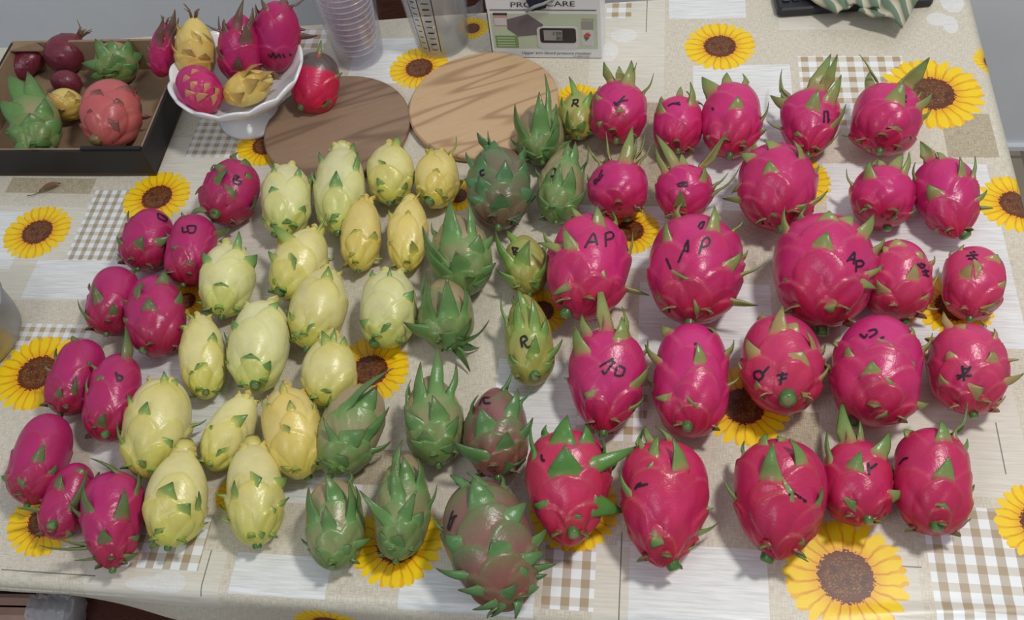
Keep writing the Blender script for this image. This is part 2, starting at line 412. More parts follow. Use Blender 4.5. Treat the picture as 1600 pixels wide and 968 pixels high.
# colours: skin, scale, stem end, bract root, bract middle, bract tip
KIND = {
    'pink': ((194, 44, 110), (190, 42, 99), (178, 31, 62), (188, 56, 92), (148, 142, 86), (100, 132, 66)),
    'red': ((192, 42, 92), (188, 40, 78), (176, 30, 52), (186, 60, 78), (132, 146, 84), (82, 128, 62)),
    'rosy': ((196, 52, 102), (194, 54, 94), (184, 42, 68), (196, 74, 92), (168, 140, 92), (136, 136, 80)),
    'mag': ((178, 40, 102), (174, 38, 88), (152, 28, 54), (172, 46, 82), (112, 118, 72), (76, 106, 56)),
    'yel': ((220, 210, 146), (212, 200, 110), (194, 190, 78), (214, 202, 110), (158, 172, 84), (78, 122, 60)),
    'yel2': ((222, 202, 128), (216, 192, 98), (204, 186, 76), (216, 194, 98), (192, 180, 84), (112, 134, 62)),
    'pale': ((216, 212, 158), (212, 208, 130), (190, 194, 88), (208, 206, 120), (132, 164, 90), (68, 120, 64)),
    'gre': ((160, 142, 110), (110, 144, 82), (104, 128, 66), (114, 146, 80), (98, 140, 78), (90, 116, 66)),
    'gyel':   ((170, 158, 92), (142, 162, 78), (150, 142, 62), (142, 162, 76), (128, 158, 76), (86, 124, 60)),
    'gpur': ((140, 88, 88), (104, 120, 78), (142, 70, 68), (106, 124, 78), (92, 132, 76), (76, 110, 64)),
    'gdark': ((116, 100, 84), (90, 122, 78), (118, 84, 68), (92, 124, 78), (80, 122, 76), (72, 102, 66)),
    'gred':   ((200, 48, 88), (188, 50, 84), (184, 30, 52), (130, 116, 72), (88, 134, 62), (72, 122, 56)),
    'maroon': ((116, 46, 60), (112, 44, 56), (98, 38, 50), (110, 42, 54), (104, 60, 60), (88, 60, 50)),
    'coral': ((198, 104, 100), (194, 96, 96), (182, 88, 82), (190, 98, 96), (146, 90, 80), (104, 62, 60)),
    'dmag':   ((176, 30, 96), (170, 28, 84), (150, 24, 60), (166, 40, 84), (120, 84, 76), (96, 82, 64)),
    'scaly':  ((190, 36, 110), (188, 40, 104), (176, 34, 84), (192, 60, 104), (196, 120, 100), (180, 140, 90)),
    'dyel':   ((220, 196, 112), (212, 180, 92), (200, 166, 74), (212, 180, 92), (196, 160, 80), (150, 116, 64)),
    'cut':    ((200, 30, 74), (198, 30, 70), (190, 30, 62), (190, 50, 70), (120, 130, 70), (90, 120, 60)),
}
SHAPE = {  # m (widest place), stem n/k, calyx n/k
    'oval': (0.52, 2.2, 1.9, 2.4, 2.0), 'heart': (0.62, 1.9, 1.55, 2.5, 2.0), 'lemon': (0.48, 2.1, 1.8, 2.0, 1.45),
    'barrel': (0.5, 2.7, 2.1, 2.6, 2.1), 'bud': (0.45, 2.3, 1.9, 1.9, 1.5),
}
def radius(tt, sh):
    m, ns, ks, nc, kc = SHAPE[sh]
    tt = np.clip(tt, 0, 1)
    u = np.where(tt < m, (m-tt)/m, (tt-m)/(1-m))
    R = np.where(tt < m, np.maximum(1-u**ns, 0)**(1/ks), np.maximum(1-u**nc, 0)**(1/kc))
    return R

class Body: pass
def frame(az, tilt):
    A = np.array([math.cos(az)*math.cos(tilt), math.sin(az)*math.cos(tilt), math.sin(tilt)])
    h = np.array([0, 0, 1.0]); e1 = np.cross(h, A)
    e1 /= np.linalg.norm(e1); e2 = np.cross(A, e1)
    return A, e1, e2
_tt = (1-np.cos(np.linspace(0, math.pi, 25)))/2; _th = np.linspace(0, 2*math.pi, 37)[:-1]
def fit(stem, cal, w, tilt, zb, sh):
    """lay a body of revolution on the height zb so that its outline spans the given photo outline"""
    s = np.array(stem, float); c = np.array(cal, float)
    ax = (c-s); hl = np.linalg.norm(ax)/2; ax /= hl*2; pp = np.array([-ax[1], ax[0]]); mid = (s+c)/2; hw = w/2
    P = at(mid[0], mid[1], zb+0.035)
    px = 1/np.linalg.norm(at(mid[0]+1, mid[1], zb+0.035)-P)
    r = hw/px; a = max(hl/px, r)
    d = at(*(mid+ax*5), zb+0.03)-at(*(mid-ax*5), zb+0.03); az = math.atan2(d[1], d[0])
    C = P.copy(); Rr = radius(_tt, sh)
    for it in range(40):
        A, e1, e2 = frame(az, tilt)
        pts = (C+A*((2*_tt-1)*a)[:, None])[:, None, :] + (r*Rr)[:, None, None]*(np.cos(_th)[None, :, None]*e1+np.sin(_th)[None, :, None]*e2)
        pts = pts.reshape(-1, 3)
        dz = ZT+zb-pts[:, 2].min(); C[2] += dz; pts[:, 2] += dz
        q = project(pts)-mid; qa = q@ax; qp = q@pp
        ea = (qa.max()-qa.min())/2; ep = (qp.max()-qp.min())/2
        ca = (qa.max()+qa.min())/2; cp = (qp.max()+qp.min())/2
        e = project(np.array([C+A*a, C-A*a])); dd = e[0]-e[1]
        err = math.atan2(dd[0]*ax[1]-dd[1]*ax[0], dd@ax)
        r *= (hw/ep)**0.7; a = min(max(a*(hl/ea)**1.0, 0.82*r), 2.1*r)
        az -= 0.6*max(-0.5, min(0.5, err))
        shift = -(ca*ax+cp*pp)
        z0 = C[2]-ZT
        now = project(C)[0]; C2 = at(*(now+0.8*shift), z0); C[:2] = C2[:2]
    b = Body(); b.C, b.A, b.e1, b.e2, b.a, b.r, b.sh = C, A, e1, e2, a, r, sh
    return b
def surf(b, tt, th, extra=0.0):
    R = b.r*radius(tt, b.sh)+extra
    return b.C+b.A*((2*tt-1)*b.a)+R*(math.cos(th)*b.e1+math.sin(th)*b.e2)
def coords(b, p):
    q = p-b.C; x = q@b.A; tt = (x/b.a+1)/2; y1 = q@b.e1; y2 = q@b.e2
    return tt, math.atan2(y2, y1), math.hypot(y1, y2)
def hit(b, x, y):
    """where a photo pixel's ray meets the smooth body (or passes nearest)"""
    d = ray(x, y); k0 = (b.C-CP)@d; ks = np.linspace(k0-1.6*b.a, k0+1.2*b.a, 160)
    p = CP+d*ks[:, None]; q = p-b.C; tt = (q@b.A/b.a+1)/2
    rad = np.hypot(q@b.e1, q@b.e2); over = np.maximum(np.maximum(tt-1, -tt), 0)*2*b.a
    F = rad-b.r*radius(tt, b.sh)+over
    w = np.where(F <= 0)[0]
    i = w[0] if len(w) else int(np.argmin(F))
    tt_, th_, _ = coords(b, p[i])
    return min(max(tt_, 0.04), 0.985), th_
def outward(b, tt, th):
    e = 0.01
    R1 = b.r*float(radius(np.array(min(tt+e, 1)), b.sh)); R0 = b.r*float(radius(np.array(max(tt-e, 0)), b.sh))
    rad = math.cos(th)*b.e1+math.sin(th)*b.e2
    tan = b.A*(2*b.a*2*e)+rad*(R1-R0); tan /= np.linalg.norm(tan)
    circ = -math.sin(th)*b.e1+math.cos(th)*b.e2
    n = np.cross(circ, b.A); n = np.cross(tan, circ)
    if n@rad < 0: n = -n
    return n/np.linalg.norm(n), tan, circ

def lerp3(c, x):
    c0, c1, c2 = c
    if x < 0.5:
        k = x*2; return tuple(c0[i]+(c1[i]-c0[i])*k for i in range(3))
    k = x*2-1; return tuple(c1[i]+(c2[i]-c1[i])*k for i in range(3))

def make_bract(b, root, tt, th, T, w, cols, rnd, off, name='bract', curl=0.0):
    """a fleshy pointed scale: wide root on the skin, curling off to the tip T"""
    n, tan, circ = outward(b, tt, th)
    B = surf(b, tt, th)
    L = np.linalg.norm(T-B)
    if L < 0.004: return None
    d = (T-B)/L
    side = np.cross(d, n); ls = np.linalg.norm(side)
    side = circ if ls < 0.2 else side/ls
    nn = np.cross(side, d); nn /= np.linalg.norm(nn)
    if nn@n < 0: nn = -nn
    back = -1.0 if d@tan > -0.3 else 1.0
    dtt = 0.42*max(L*0.6, w*0.9)/(2*b.a); q0 = min(max(tt+back*dtt, 0.03), 0.975)
    SR = 0.28; Bs = B+n*0.0016
    Cc = (Bs+T)/2+n*(0.10*L+0.0008)+nn*curl*L
    ns, nc = 11, 7
    vt = []; cl = []
    for layer in (0, 1):
        for i in range(ns+1):
            s = i/ns
            if s < SR:
                g = s/SR; p = surf(b, q0+(tt-q0)*g, th, -0.0016+0.0032*g)
                ww = w*0.5*(0.55+0.95*math.sin(math.pi*0.5*min(1, g*1.3))-0.42*g*g)
            else:
                g = (s-SR)/(1-SR); p = (1-g)**2*Bs+2*g*(1-g)*Cc+g*g*T
                ww = w*0.5*(1.08*(1-g)**0.95-0.10*math.sin(math.pi*g))+0.0004
            g = max(0.0, (s-SR)/(1-SR))
            thick = 0.0024*(1-g)+0.0005
            for j in range(nc):
                x = (j/(nc-1)-0.5)*2
                pt = p+side*ww*x-nn*ww*0.30*x*x*(1-0.5*g)
                t2, h2, r2 = coords(b, pt)
                rs = b.r*float(radius(np.array(min(max(t2, 0.0), 0.999)), b.sh))
                hug = max(0.0, 1-g/0.4)
                lift = (0.0018 if s >= SR else -0.0012+0.003*s/SR)-0.0030*(abs(x)**3)*(1-g)
                if 0.02 < t2 < 0.97 and r2 > 1e-5:
                    rn = r2+(rs+lift-r2)*hug
                    rn = max(rn, rs+0.0004-0.003*(1-g)*abs(x)-(0.0016 if s < SR else 0))
                    pt = pt+(rn-r2)*(math.cos(h2)*b.e1+math.sin(h2)*b.e2)
                if layer: pt = pt-nn*thick
                if pt[2] < off[2]+0.0004: pt[2] = off[2]+0.0004
                vt.append(pt-off)
                e = s+0.05*abs(x)-0.02
                if e < 0.20: c = cols[0]
                elif e < 0.40: c = tuple(cols[0][m]+(cols[1][m]-cols[0][m])*(e-0.20)/0.20 for m in range(3))
                else: c = tuple(cols[1][m]+(cols[2][m]-cols[1][m])*min(1, (e-0.40)/0.5) for m in range(3))
                if s > 0.86: c = tuple(v*0.6+k*0.4 for v, k in zip(c, (96, 60, 40)))
                cl.append(lin(c))
    f = []; o = (ns+1)*nc
    for i in range(ns):
        for j in range(nc-1):
            a_ = i*nc+j; f.append((a_, a_+1, a_+nc+1, a_+nc)); f.append((o+a_, o+a_+nc, o+a_+nc+1, o+a_+1))
        f.append((i*nc, i*nc+nc, o+i*nc+nc, o+i*nc)); k = i*nc+nc-1; f.append((k, o+k, o+k+nc, k+nc))
    for j in range(nc-1):
        f.append((j, o+j, o+j+1, j+1)); k = ns*nc+j; f.append((k, k+1, o+k+1, o+k))
    return mesh_obj(name, vt, f, M_SKIN, root, True, cl)

CROP = {'T1': (0, 0, 3.4575), 'T2': (220, 0, 3.4575), 'U1': (0, 200, 3.227), 'U2': (380, 180, 3.4575), 'U3': (700, 100, 3.722),
        'U4': (900, 80, 3.458), 'U5': (1200, 80, 3.2275), 'V1': (0, 480, 3.4575), 'V2': (0, 680, 3.36), 'V3': (240, 340, 3.226),
        'V4': (180, 560, 3.226), 'V5': (440, 540, 3.226), 'V6': (440, 690, 3.478), 'W1': (840, 300, 3.7237), 'W2': (1180, 300, 3.457),
        'W3': (800, 460, 3.7225), 'W4': (1140, 460, 3.478), 'W5': (800, 640, 3.4575), 'W6': (1100, 620, 2.782), 'W7': (620, 300, 2.846),
        'X': (0, 0, 1.0)}
FN = [0]
NTH, NTT = 104, 80
FACES = [(i*NTH+j, (i+1)*NTH+j, (i+1)*NTH+(j+1) % NTH, i*NTH+(j+1) % NTH) for i in range(NTT-1) for j in range(NTH)]
def fruit(crop, kind, sh, stem, cal, w, bracts, label, tilt=8.0, zb=0.002, marks=(), stub=None, hidden=10, lobes=1.0,
          neck=None, hairs=0, name='dragon_fruit', group=None, spots=0, stubr=0.075, hb=1.0):
    FN[0] += 1; rnd = random.Random(FN[0]*7+1)
    x0, y0, k = CROP[crop]
    px = lambda x, y: (x0+x/k, y0+y/k)
    b = fit(px(*stem), px(*cal), w/k, math.radians(tilt), zb, sh)
    base = np.array([b.C[0], b.C[1], ZT+zb])
    root = thing(name, base, label, 'fruit', group)
    skin, scale, send, b0, b1, b2 = KIND[kind]
    jit = rnd.uniform(0.95, 1.05)
    ppm = 1/np.linalg.norm(at(*px(*cal))-at(px(*cal)[0]+1, px(*cal)[1]))
    specs = []
    for bb in bracts:
        bx, by, tx, ty = bb[:4]; bw = (bb[4] if len(bb) > 4 else 0.22*w)
        tt, th = hit(b, *px(bx, by)); n, tan, circ = outward(b, tt, th); B = surf(b, tt, th)
        dt = ray(*px(tx, ty)); best = None
        down = ty > by+4 and cal[1] < stem[1]
        dirn = tan
        d0 = dirn*math.cos(0.35)+n*math.sin(0.35); pn = np.cross(d0, circ); pn /= np.linalg.norm(pn)
        den = dt@pn; kc = (B-CP)@dt; near = CP+dt*kc; lat = np.linalg.norm(near-B)
        T = near
        if abs(den) > 0.2:
            T2 = CP+dt*(((B-CP)@pn)/den)
            if np.linalg.norm(T2-B) < 1.7*lat+0.004: T = T2
        # keep the tip off the body
        for _ in range(60):
            t2, h2, r2 = coords(b, T)
            if 0 < t2 < 1 and r2 < b.r*float(radius(np.array(t2), b.sh))+0.0025: T = T-dt*0.0012
            else: break
        if T[2] < ZT+zb+0.001: T = T-dt*((T[2]-(ZT+zb+0.001))/dt[2])
        wid = bw/k/ppm
        specs.append((tt, th, T, wid))
    # bracts on the far side, in the fruit's spiral
    ga = 2.39996; ph0 = rnd.uniform(0, 6.28)
    hid = []
    for i in range(hidden):
        tt = 0.22+0.72*(i+0.5)/hidden; th = ph0+ga*i
        n, tan, circ = outward(b, tt, th); B = surf(b, tt, th)
        v = CP-B; v /= np.linalg.norm(v)
        if n@v > 0.02 or n[2] < -0.35 or B[2] < ZT+zb+0.4*b.r: continue
        L = b.r*rnd.uniform(0.4, 0.75)*hb
        T = B+(tan*math.cos(0.45)+n*math.sin(0.45))*L
        if T[2] < ZT+zb+0.003: T[2] = ZT+zb+0.003
        hid.append((tt, th, T, b.r*0.5))
    allb = specs+hid
    # body with raised scales
    tv = (1-np.cos(np.linspace(0.0, math.pi, NTT)))/2; tv[0] = 0.0; tv[-1] = 1.0
    thv = np.linspace(0, 2*math.pi, NTH+1)[:-1]
    TT, TH = np.meshgrid(tv, thv, indexing='ij')
    bump = np.zeros_like(TT); edge = np.zeros_like(TT)
    extra = [(rnd.uniform(0.15, 0.8), rnd.uniform(0, 6.28), None, b.r*rnd.uniform(0.4, 0.7)) for _ in range(7)]
    for (tt, th, T, wid) in allb+extra:
        Rl = max(b.r*float(radius(np.array(tt), b.sh)), 0.35*b.r)
        hwid = min(max(wid*1.15, b.r*0.55)/Rl, 1.4)
        u = ((TH-th+math.pi) % (2*math.pi)-math.pi)/hwid
        m = tt+0.012-0.17*u*u
        v = m-TT
        win = np.clip(1-u*u, 0, 1)**0.6
        wgt = 0.6 if T is None else 1.0
        g = np.where(v > 0, np.exp(-np.maximum(v, 0)/0.13)*np.clip(v/0.012, 0, 1), 0)*win*wgt
        bump = np.maximum(bump, g)
        edge = np.maximum(edge, np.exp(-((v-0.008)/0.012)**2)*win*wgt)
    amp = 0.115*b.r
    lob = lobes*b.r*(0.17*np.abs(np.cos(2.5*TH+ph0+4*TT))**0.8+0.11*np.abs(np.cos(4*TH+2*ph0-7*TT))-0.15)*np.clip(1-TT/0.42, 0, 1)**0.8
    lum = b.r*(0.02*np.cos(2*TH+ph0+TT*3)+0.018*np.cos(3*TH-ph0*2+TT*5))
    env = np.sqrt(np.clip(np.sin(math.pi*TT), 0, 1))
    R = b.r*radius(TT, sh)+(amp*bump+lum+lob)*env-0.018*b.r*env
    R = np.maximum(R, 0)
    if spots:
        for _ in range(spots):
            a_, c_ = rnd.uniform(0, 6.28), rnd.uniform(0.15, 0.9)
            dd = (((TH-a_+math.pi) % 6.2832-math.pi)**2*0.5+((TT-c_)*2.4)**2)/0.006
            R += b.r*0.05*np.exp(-dd)
    P_ = b.C+b.A*((2*TT-1)*b.a)[..., None]+R[..., None]*(np.cos(TH)[..., None]*b.e1+np.sin(TH)[..., None]*b.e2)
    P_[..., 2] = np.maximum(P_[..., 2], ZT+zb+0.0003)
    ks, kk, ke = np.array(lin(skin)), np.array(lin(scale)), np.array(lin(send))
    kb = np.array(lin(b1))
    sm = np.clip((0.42-TT)/0.36, 0, 1)[..., None]
    colr = ks+(kk-ks)*np.clip(bump*1.3, 0, 1)[..., None]
    colr = colr+(ke-colr)*sm*0.8
    colr = colr+(kb-colr)*(edge*0.22)[..., None]
    if kind == 'cut':
        dk = np.array(lin((98, 84, 80))); f_ = np.clip((TT-0.66)/0.05, 0, 1)[..., None]; colr = colr+(dk-colr)*f_
    colr = np.clip(colr*jit, 0, 1)
    verts = (P_-base).reshape(-1, 3)
    faces = FACES
    body = mesh_obj('body', verts, faces, M_SKIN, root, True, colr.reshape(-1, 3))
    bc = (b0, b1, b2)
    for (tt, th, T, wid) in allb:
        make_bract(b, root, tt, th, T, wid, bc, rnd, base, curl=rnd.uniform(-0.05, 0.06))
    # short frill round the stem, and a blunt dried crown on the yellow ones
    if hidden > 2 and kind not in ('maroon', 'coral'):
        rad_ = lambda a: math.cos(a)*b.e1+math.sin(a)*b.e2
        for i in range(4):
            th = ph0+i*1.571+rnd.uniform(-0.3, 0.3); tt = rnd.uniform(0.07, 0.12); B = surf(b, tt, th)
            if rad_(th)[2] < -0.25: continue
            T = B+(-b.A*0.75+rad_(th)*0.5)*b.r*rnd.uniform(0.22, 0.36)
            if T[2] < ZT+zb+0.002: T[2] = ZT+zb+0.002
            make_bract(b, root, tt, th, T, b.r*rnd.uniform(0.32, 0.46), (send, tuple((p+q)/2 for p, q in zip(send, b2)), b2), rnd, base)
    if kind in ('yel', 'yel2', 'pale'):
        for i in range(4):
            th = ph0+i*1.571+rnd.uniform(-0.4, 0.4); tt = rnd.uniform(0.90, 0.95); B = surf(b, tt, th)
            rd = math.cos(th)*b.e1+math.sin(th)*b.e2
            if rd[2] < -0.3: continue
            T = B+(b.A*0.8+rd*rnd.uniform(-0.1, 0.45))*b.r*rnd.uniform(0.25, 0.42)
            make_bract(b, root, tt, th, T, b.r*rnd.uniform(0.35, 0.5), (scale, tuple(v*0.97 for v in scale), (190, 158, 92)), rnd, base)
    # stub of the cut stem
    if stub is not False:
        if stub is None:
            tp = surf(b, 0.015, 0); dirs = -b.A; org = b.C-b.A*b.a*0.97
        else:
            tt, th = hit(b, *px(*stub)); n, tan, circ = outward(b, tt, th); org = surf(b, tt, th)-n*0.003; dirs = (n*0.6-b.A*0.4); dirs /= np.linalg.norm(dirs)
        rs = stubr*2*b.r*(1.0 if stub is not None else 0.8); ln = (0.22 if stub is not None else 0.16)*b.r
        if org[2]-rs < ZT+zb: org = org+np.array([0, 0, ZT+zb+rs-org[2]+0.0005])
        end = org+dirs*ln
        if end[2] < ZT+zb+rs: end[2] = ZT+zb+rs+0.0005
        pts = [org-dirs*0.006, org+(end-org)*0.3, org+(end-org)*0.75, end, end+dirs*0.0006]
        mb = MB().tube([p-base for p in pts], [rs*1.25, rs*1.05, rs, rs*0.85, rs*0.35], 10)
        cc = [lin((70, 104, 50))]*30+[lin((84, 120, 60))]*10+[lin((140, 148, 104))]*10
        if kind in ('maroon', 'dyel', 'coral', 'scaly', 'dmag'): cc = [lin((120, 104, 66))]*50
        mesh_obj('stem', mb.v, mb.f, M_SKIN, root, True, cc)
    if neck:
        org = b.C+b.A*b.a*0.86; e = 1.0; ln = neck*b.r
        pts = [org, org+b.A*ln*0.4, org+b.A*ln*0.8, org+b.A*ln]
        nr = 0.36*b.r
        mb = MB().tube([p-base for p in pts], [nr*1.3, nr, nr*0.8, nr*0.62], 12)
        cc = [lin(skin)]*12+[lin(scale)]*12+[lin(tuple(v*0.86 for v in scale))]*12+[lin((96, 64, 40))]*12
        mesh_obj('flower_scar', mb.v, mb.f, M_SKIN, root, True, cc)
    if hairs:
        mb = MB(); org = b.C+b.A*b.a*0.95
        for i in range(hairs):
            a_ = rnd.uniform(0, 6.28); o_ = (math.cos(a_)*b.e1+math.sin(a_)*b.e2)
            p0 = org+o_*0.12*b.r; ln = b.r*rnd.uniform(0.3, 0.75)
            p1 = p0+b.A*ln*0.6+o_*ln*0.15; p2 = p1+b.A*ln*0.35+o_*ln*rnd.uniform(0.1, 0.6)+np.array([0, 0, rnd.uniform(-.2, .2)*ln])
            mb.tube([p0-base, p1-base, p2-base], [0.0014, 0.001, 0.0004], 5)
        mb.build('dried_petals', M_DRY, root, True)
    if marks:
        tree = BVHTree.FromPolygons([Vector(v) for v in verts], faces)
        o3 = Vector(CP-base); mb = MB()
        for st in marks:
            if len(st) > 2:
                q_ = [st[0]]+list(st)+[st[-1]]; ns_ = []
                for i in range(1, len(q_)-2):
                    a0, a1, a2, a3 = (np.array(q_[i+m], float) for m in (-1, 0, 1, 2))
                    for u_ in (0, 0.25, 0.5, 0.75):
                        ns_.append(tuple(a1+(a2-a0)*0.35*(u_-2*u_**2+u_**3)+(a3-a1)*0.35*(u_**3-u_**2)+(a2-a1)*(3*u_**2-2*u_**3)))
                st = ns_+[st[-1]]
            pts = []
            for (p, q) in zip(st[:-1], st[1:]):
                nseg = max(2, int(math.hypot(q[0]-p[0], q[1]-p[1])/k/1.5))
                for s_ in range(nseg): pts.append((p[0]+(q[0]-p[0])*s_/nseg, p[1]+(q[1]-p[1])*s_/nseg))
            pts.append(st[-1])
            hp = []
            for p in pts:
                loc, nor, _, _ = tree.ray_cast(o3, Vector(ray(*px(*p))))
                if loc is None: continue
                if nor.dot(o3-loc) < 0: nor = -nor
                hp.append((np.array(loc), np.array(nor)))
            if len(hp) < 2: continue
            v = []; f = []
            for i, (p, n) in enumerate(hp):
                d = hp[min(i+1, len(hp)-1)][0]-hp[max(i-1, 0)][0]; sd = np.cross(n, d); sd /= (np.linalg.norm(sd)+1e-9)
                v += [tuple(p+n*0.0009+sd*0.0011), tuple(p+n*0.0009-sd*0.0011)]
            for i in range(len(hp)-1): f.append((2*i, 2*i+1, 2*i+3, 2*i+2))
            mb.add(v, f)
        if mb.v: mb.build('marker_writing', M_INK, root)
    return root

# ------------------------------------------------------------------ the fruit on the table, row by row (outlines read in the crops above)
G1_ = 'pink dragon fruits on the right of the table'
G2_ = 'magenta dragon fruits on the left of the table'
G3_ = 'yellow dragon fruits'
G4_ = 'green dragon fruits'
# pink, back row
fruit('U4', 'pink', 'oval', (215, 505), (240, 165), 300, [(165, 165, 150, 58, 70), (240, 160, 232, 80, 70), (285, 195, 300, 48, 95), (335, 150, 330, 60, 50), (395, 250, 420, 118, 40), (238, 335, 228, 300, 50), (140, 400, 110, 385, 50), (128, 270, 108, 230, 40)],
      'pink dragon fruit nearest the blood pressure box, spiky crown, letter on its top', marks=[[(210, 290), (235, 272), (262, 242)], [(205, 275), (225, 292), (245, 270), (280, 265)]], group=G1_)
fruit('U4', 'pink', 'oval', (550, 555), (550, 240), 270, [(455, 345, 455, 262, 80), (560, 245, 565, 192, 45), (635, 305, 618, 165, 65), (660, 250, 690, 300, 40)],
      'small squat pink dragon fruit second from left in the back row', marks=[[(497, 297), (525, 283), (565, 290)], [(520, 285), (560, 278)]], group=G1_)
fruit('U4', 'pink', 'oval', (830, 582), (850, 165), 325, [(745, 235, 680, 138, 115), (812, 180, 815, 115, 70), (935, 190, 900, 120, 60), (868, 322, 875, 240, 95), (1012, 390, 1042, 270, 40), (735, 470, 700, 460, 40), (900, 500, 905, 480, 40)],
      'plump pink dragon fruit with broad green leaf at its left shoulder, back row middle', marks=[[(735, 305), (745, 318)]], group=G1_)
fruit('U5', 'pink', 'heart', (200, 530), (225, 185), 300, [(90, 280, 10, 222, 70), (75, 265, 70, 90, 50), (235, 200, 318, 12, 115), (285, 190, 350, 15, 70), (215, 305, 255, 190, 95), (305, 270, 370, 118, 85), (320, 400, 395, 265, 50), (235, 530, 372, 395, 55), (150, 432, 150, 402, 60), (30, 405, -8, 350, 45)],
      'pink dragon fruit with long green crown spike marked 13, over the checked patch', marks=[[(283, 300), (281, 360)], [(283, 305), (300, 305), (303, 360)], [(300, 330), (308, 350)]], group=G1_)
fruit('U5', 'pink', 'oval', (560, 530), (625, 160), 345, [(500, 195, 515, 95, 75), (512, 105, 460, 15, 12), (690, 180, 815, 30, 115), (635, 268, 685, 148, 115), (640, 402, 655, 378, 90), (750, 300, 830, 208, 60), (760, 250, 775, 195, 60), (410, 435, 375, 425, 50), (735, 450, 722, 430, 30), (550, 500, 520, 495, 50)],
      'pink dragon fruit rightmost in back row, thick spike leaning over a sunflower', marks=[[(682, 215), (695, 230), (685, 245), (697, 258)]], group=G1_)
# pink, second row
fruit('U4', 'pink', 'oval', (245, 905), (215, 590), 315, [(265, 615, 305, 403, 95), (75, 615, 60, 508, 65), (160, 590, 160, 430, 42), (335, 600, 332, 470, 50), (360, 600, 375, 425, 42), (375, 620, 412, 488, 42), (360, 860, 385, 835, 40), (170, 750, 165, 738, 90)],
      'pink dragon fruit second row leftmost, with tall green middle leaf and bare cheek', marks=[[(143, 640), (122, 690), (108, 717), (100, 700), (116, 690)], [(148, 665), (125, 702)]], stub=(285, 905), group=G1_)
fruit('U4', 'pink', 'heart', (565, 925), (600, 610), 310, [(550, 635, 430, 448, 75), (480, 670, 425, 505, 50), (580, 620, 570, 553, 55), (690, 715, 695, 618, 65), (715, 625, 822, 428, 55), (560, 850, 570, 750, 85), (765, 750, 825, 655, 40), (765, 800, 890, 615, 35)],
      'pink dragon fruit with a letter K and yellowish antler-like leaves, second row', marks=[[(545, 720), (580, 708), (604, 710)], [(550, 730), (605, 726)], [(575, 710), (585, 730)]], group=G1_)
fruit('X', 'pink', 'oval', (1222, 362), (1208, 222), 124, [(1178, 250, 1156, 240, 24), (1215, 232, 1194, 218, 28), (1257, 250, 1239, 219, 24), (1204, 272, 1202, 250, 28), (1165, 312, 1128, 310, 14), (1160, 290, 1142, 302, 14), (1268, 322, 1294, 297, 14), (1208, 338, 1210, 332, 12), (1245, 330, 1262, 318, 24)],
      'large pink dragon fruit right behind the biggest AP fruit, lobed crown', group=G1_)
fruit('U5', 'pink', 'barrel', (560, 892), (600, 575), 322, [(508, 650, 510, 553, 85), (395, 690, 395, 592, 34), (580, 580, 555, 545, 50), (635, 590, 680, 518, 85), (690, 630, 712, 508, 50), (505, 792, 500, 770, 60), (630, 848, 640, 822, 40), (705, 830, 748, 795, 55)],
      'pink dragon fruit in the second row beside the right table edge pair, left one', stub=(600, 885), group=G1_)
fruit('U5', 'pink', 'heart', (960, 940), (850, 540), 335, [(815, 540, 768, 453, 90), (890, 545, 850, 508, 50), (735, 660, 742, 558, 42), (985, 640, 968, 533, 55), (1040, 645, 1045, 528, 35), (850, 742, 802, 668, 100), (1050, 760, 1106, 700, 35), (1060, 795, 1136, 792, 32), (870, 900, 830, 910, 40)],
      'pink dragon fruit nearest the right table edge, second row, thick green stem', stub=(985, 925), stubr=0.1, group=G1_)
# pink, third row
fruit('W1', 'pink', 'oval', (255, 745), (330, 125), 475, [(360, 205, 345, 78, 95), (245, 150, 190, 83, 45), (205, 355, 148, 203, 105), (565, 380, 553, 232, 55), (150, 335, 0, 295, 60), (195, 540, 78, 605, 55), (585, 585, 650, 602, 55), (360, 495, 400, 500, 130)],
      'big pink dragon fruit lettered AP, leftmost of the three big ones', marks=[[(275, 325), (325, 240), (348, 310)], [(290, 290), (350, 290)], [(394, 238), (397, 318)], [(396, 240), (425, 232), (441, 250), (430, 270), (398, 278)]], stub=(180, 700), group=G1_)
fruit('W1', 'pink', 'oval', (885, 775), (945, 125), 540, [(1030, 235, 1030, 78, 95), (748, 300, 750, 163, 75), (1175, 240, 1198, 163, 60), (1105, 455, 1192, 345, 95), (850, 510, 855, 488, 190), (1180, 500, 1330, 408, 60), (1110, 645, 1282, 660, 75), (905, 695, 945, 684, 150), (730, 625, 690, 612, 60)],
      'big round pink dragon fruit lettered AP with a frowning crease, middle of three', marks=[[(820, 410), (875, 280), (876, 350)], [(840, 345), (880, 345)], [(940, 360), (962, 278)], [(960, 282), (985, 262), (1002, 280), (990, 310), (955, 322)], [(750, 385), (778, 450)], [(935, 205), (950, 180), (970, 175), (955, 210), (940, 212)]], group=G1_)
fruit('W2', 'pink', 'oval', (365, 732), (390, 108), 548, [(160, 240, 160, 76, 65), (395, 160, 400, 100, 120), (575, 250, 642, 118, 95), (355, 315, 392, 212, 135), (545, 480, 658, 522, 70), (600, 455, 692, 398, 45), (165, 495, 172, 465, 70), (395, 595, 418, 656, 105), (480, 170, 530, 130, 100)],
      'biggest pink dragon fruit, AP written at its right cheek, third row', marks=[[(495, 375), (535, 325), (530, 390)], [(505, 365), (540, 360)], [(545, 368), (542, 432)], [(546, 372), (572, 370), (584, 385), (572, 400), (546, 402)]], stub=(360, 720), group=G1_)
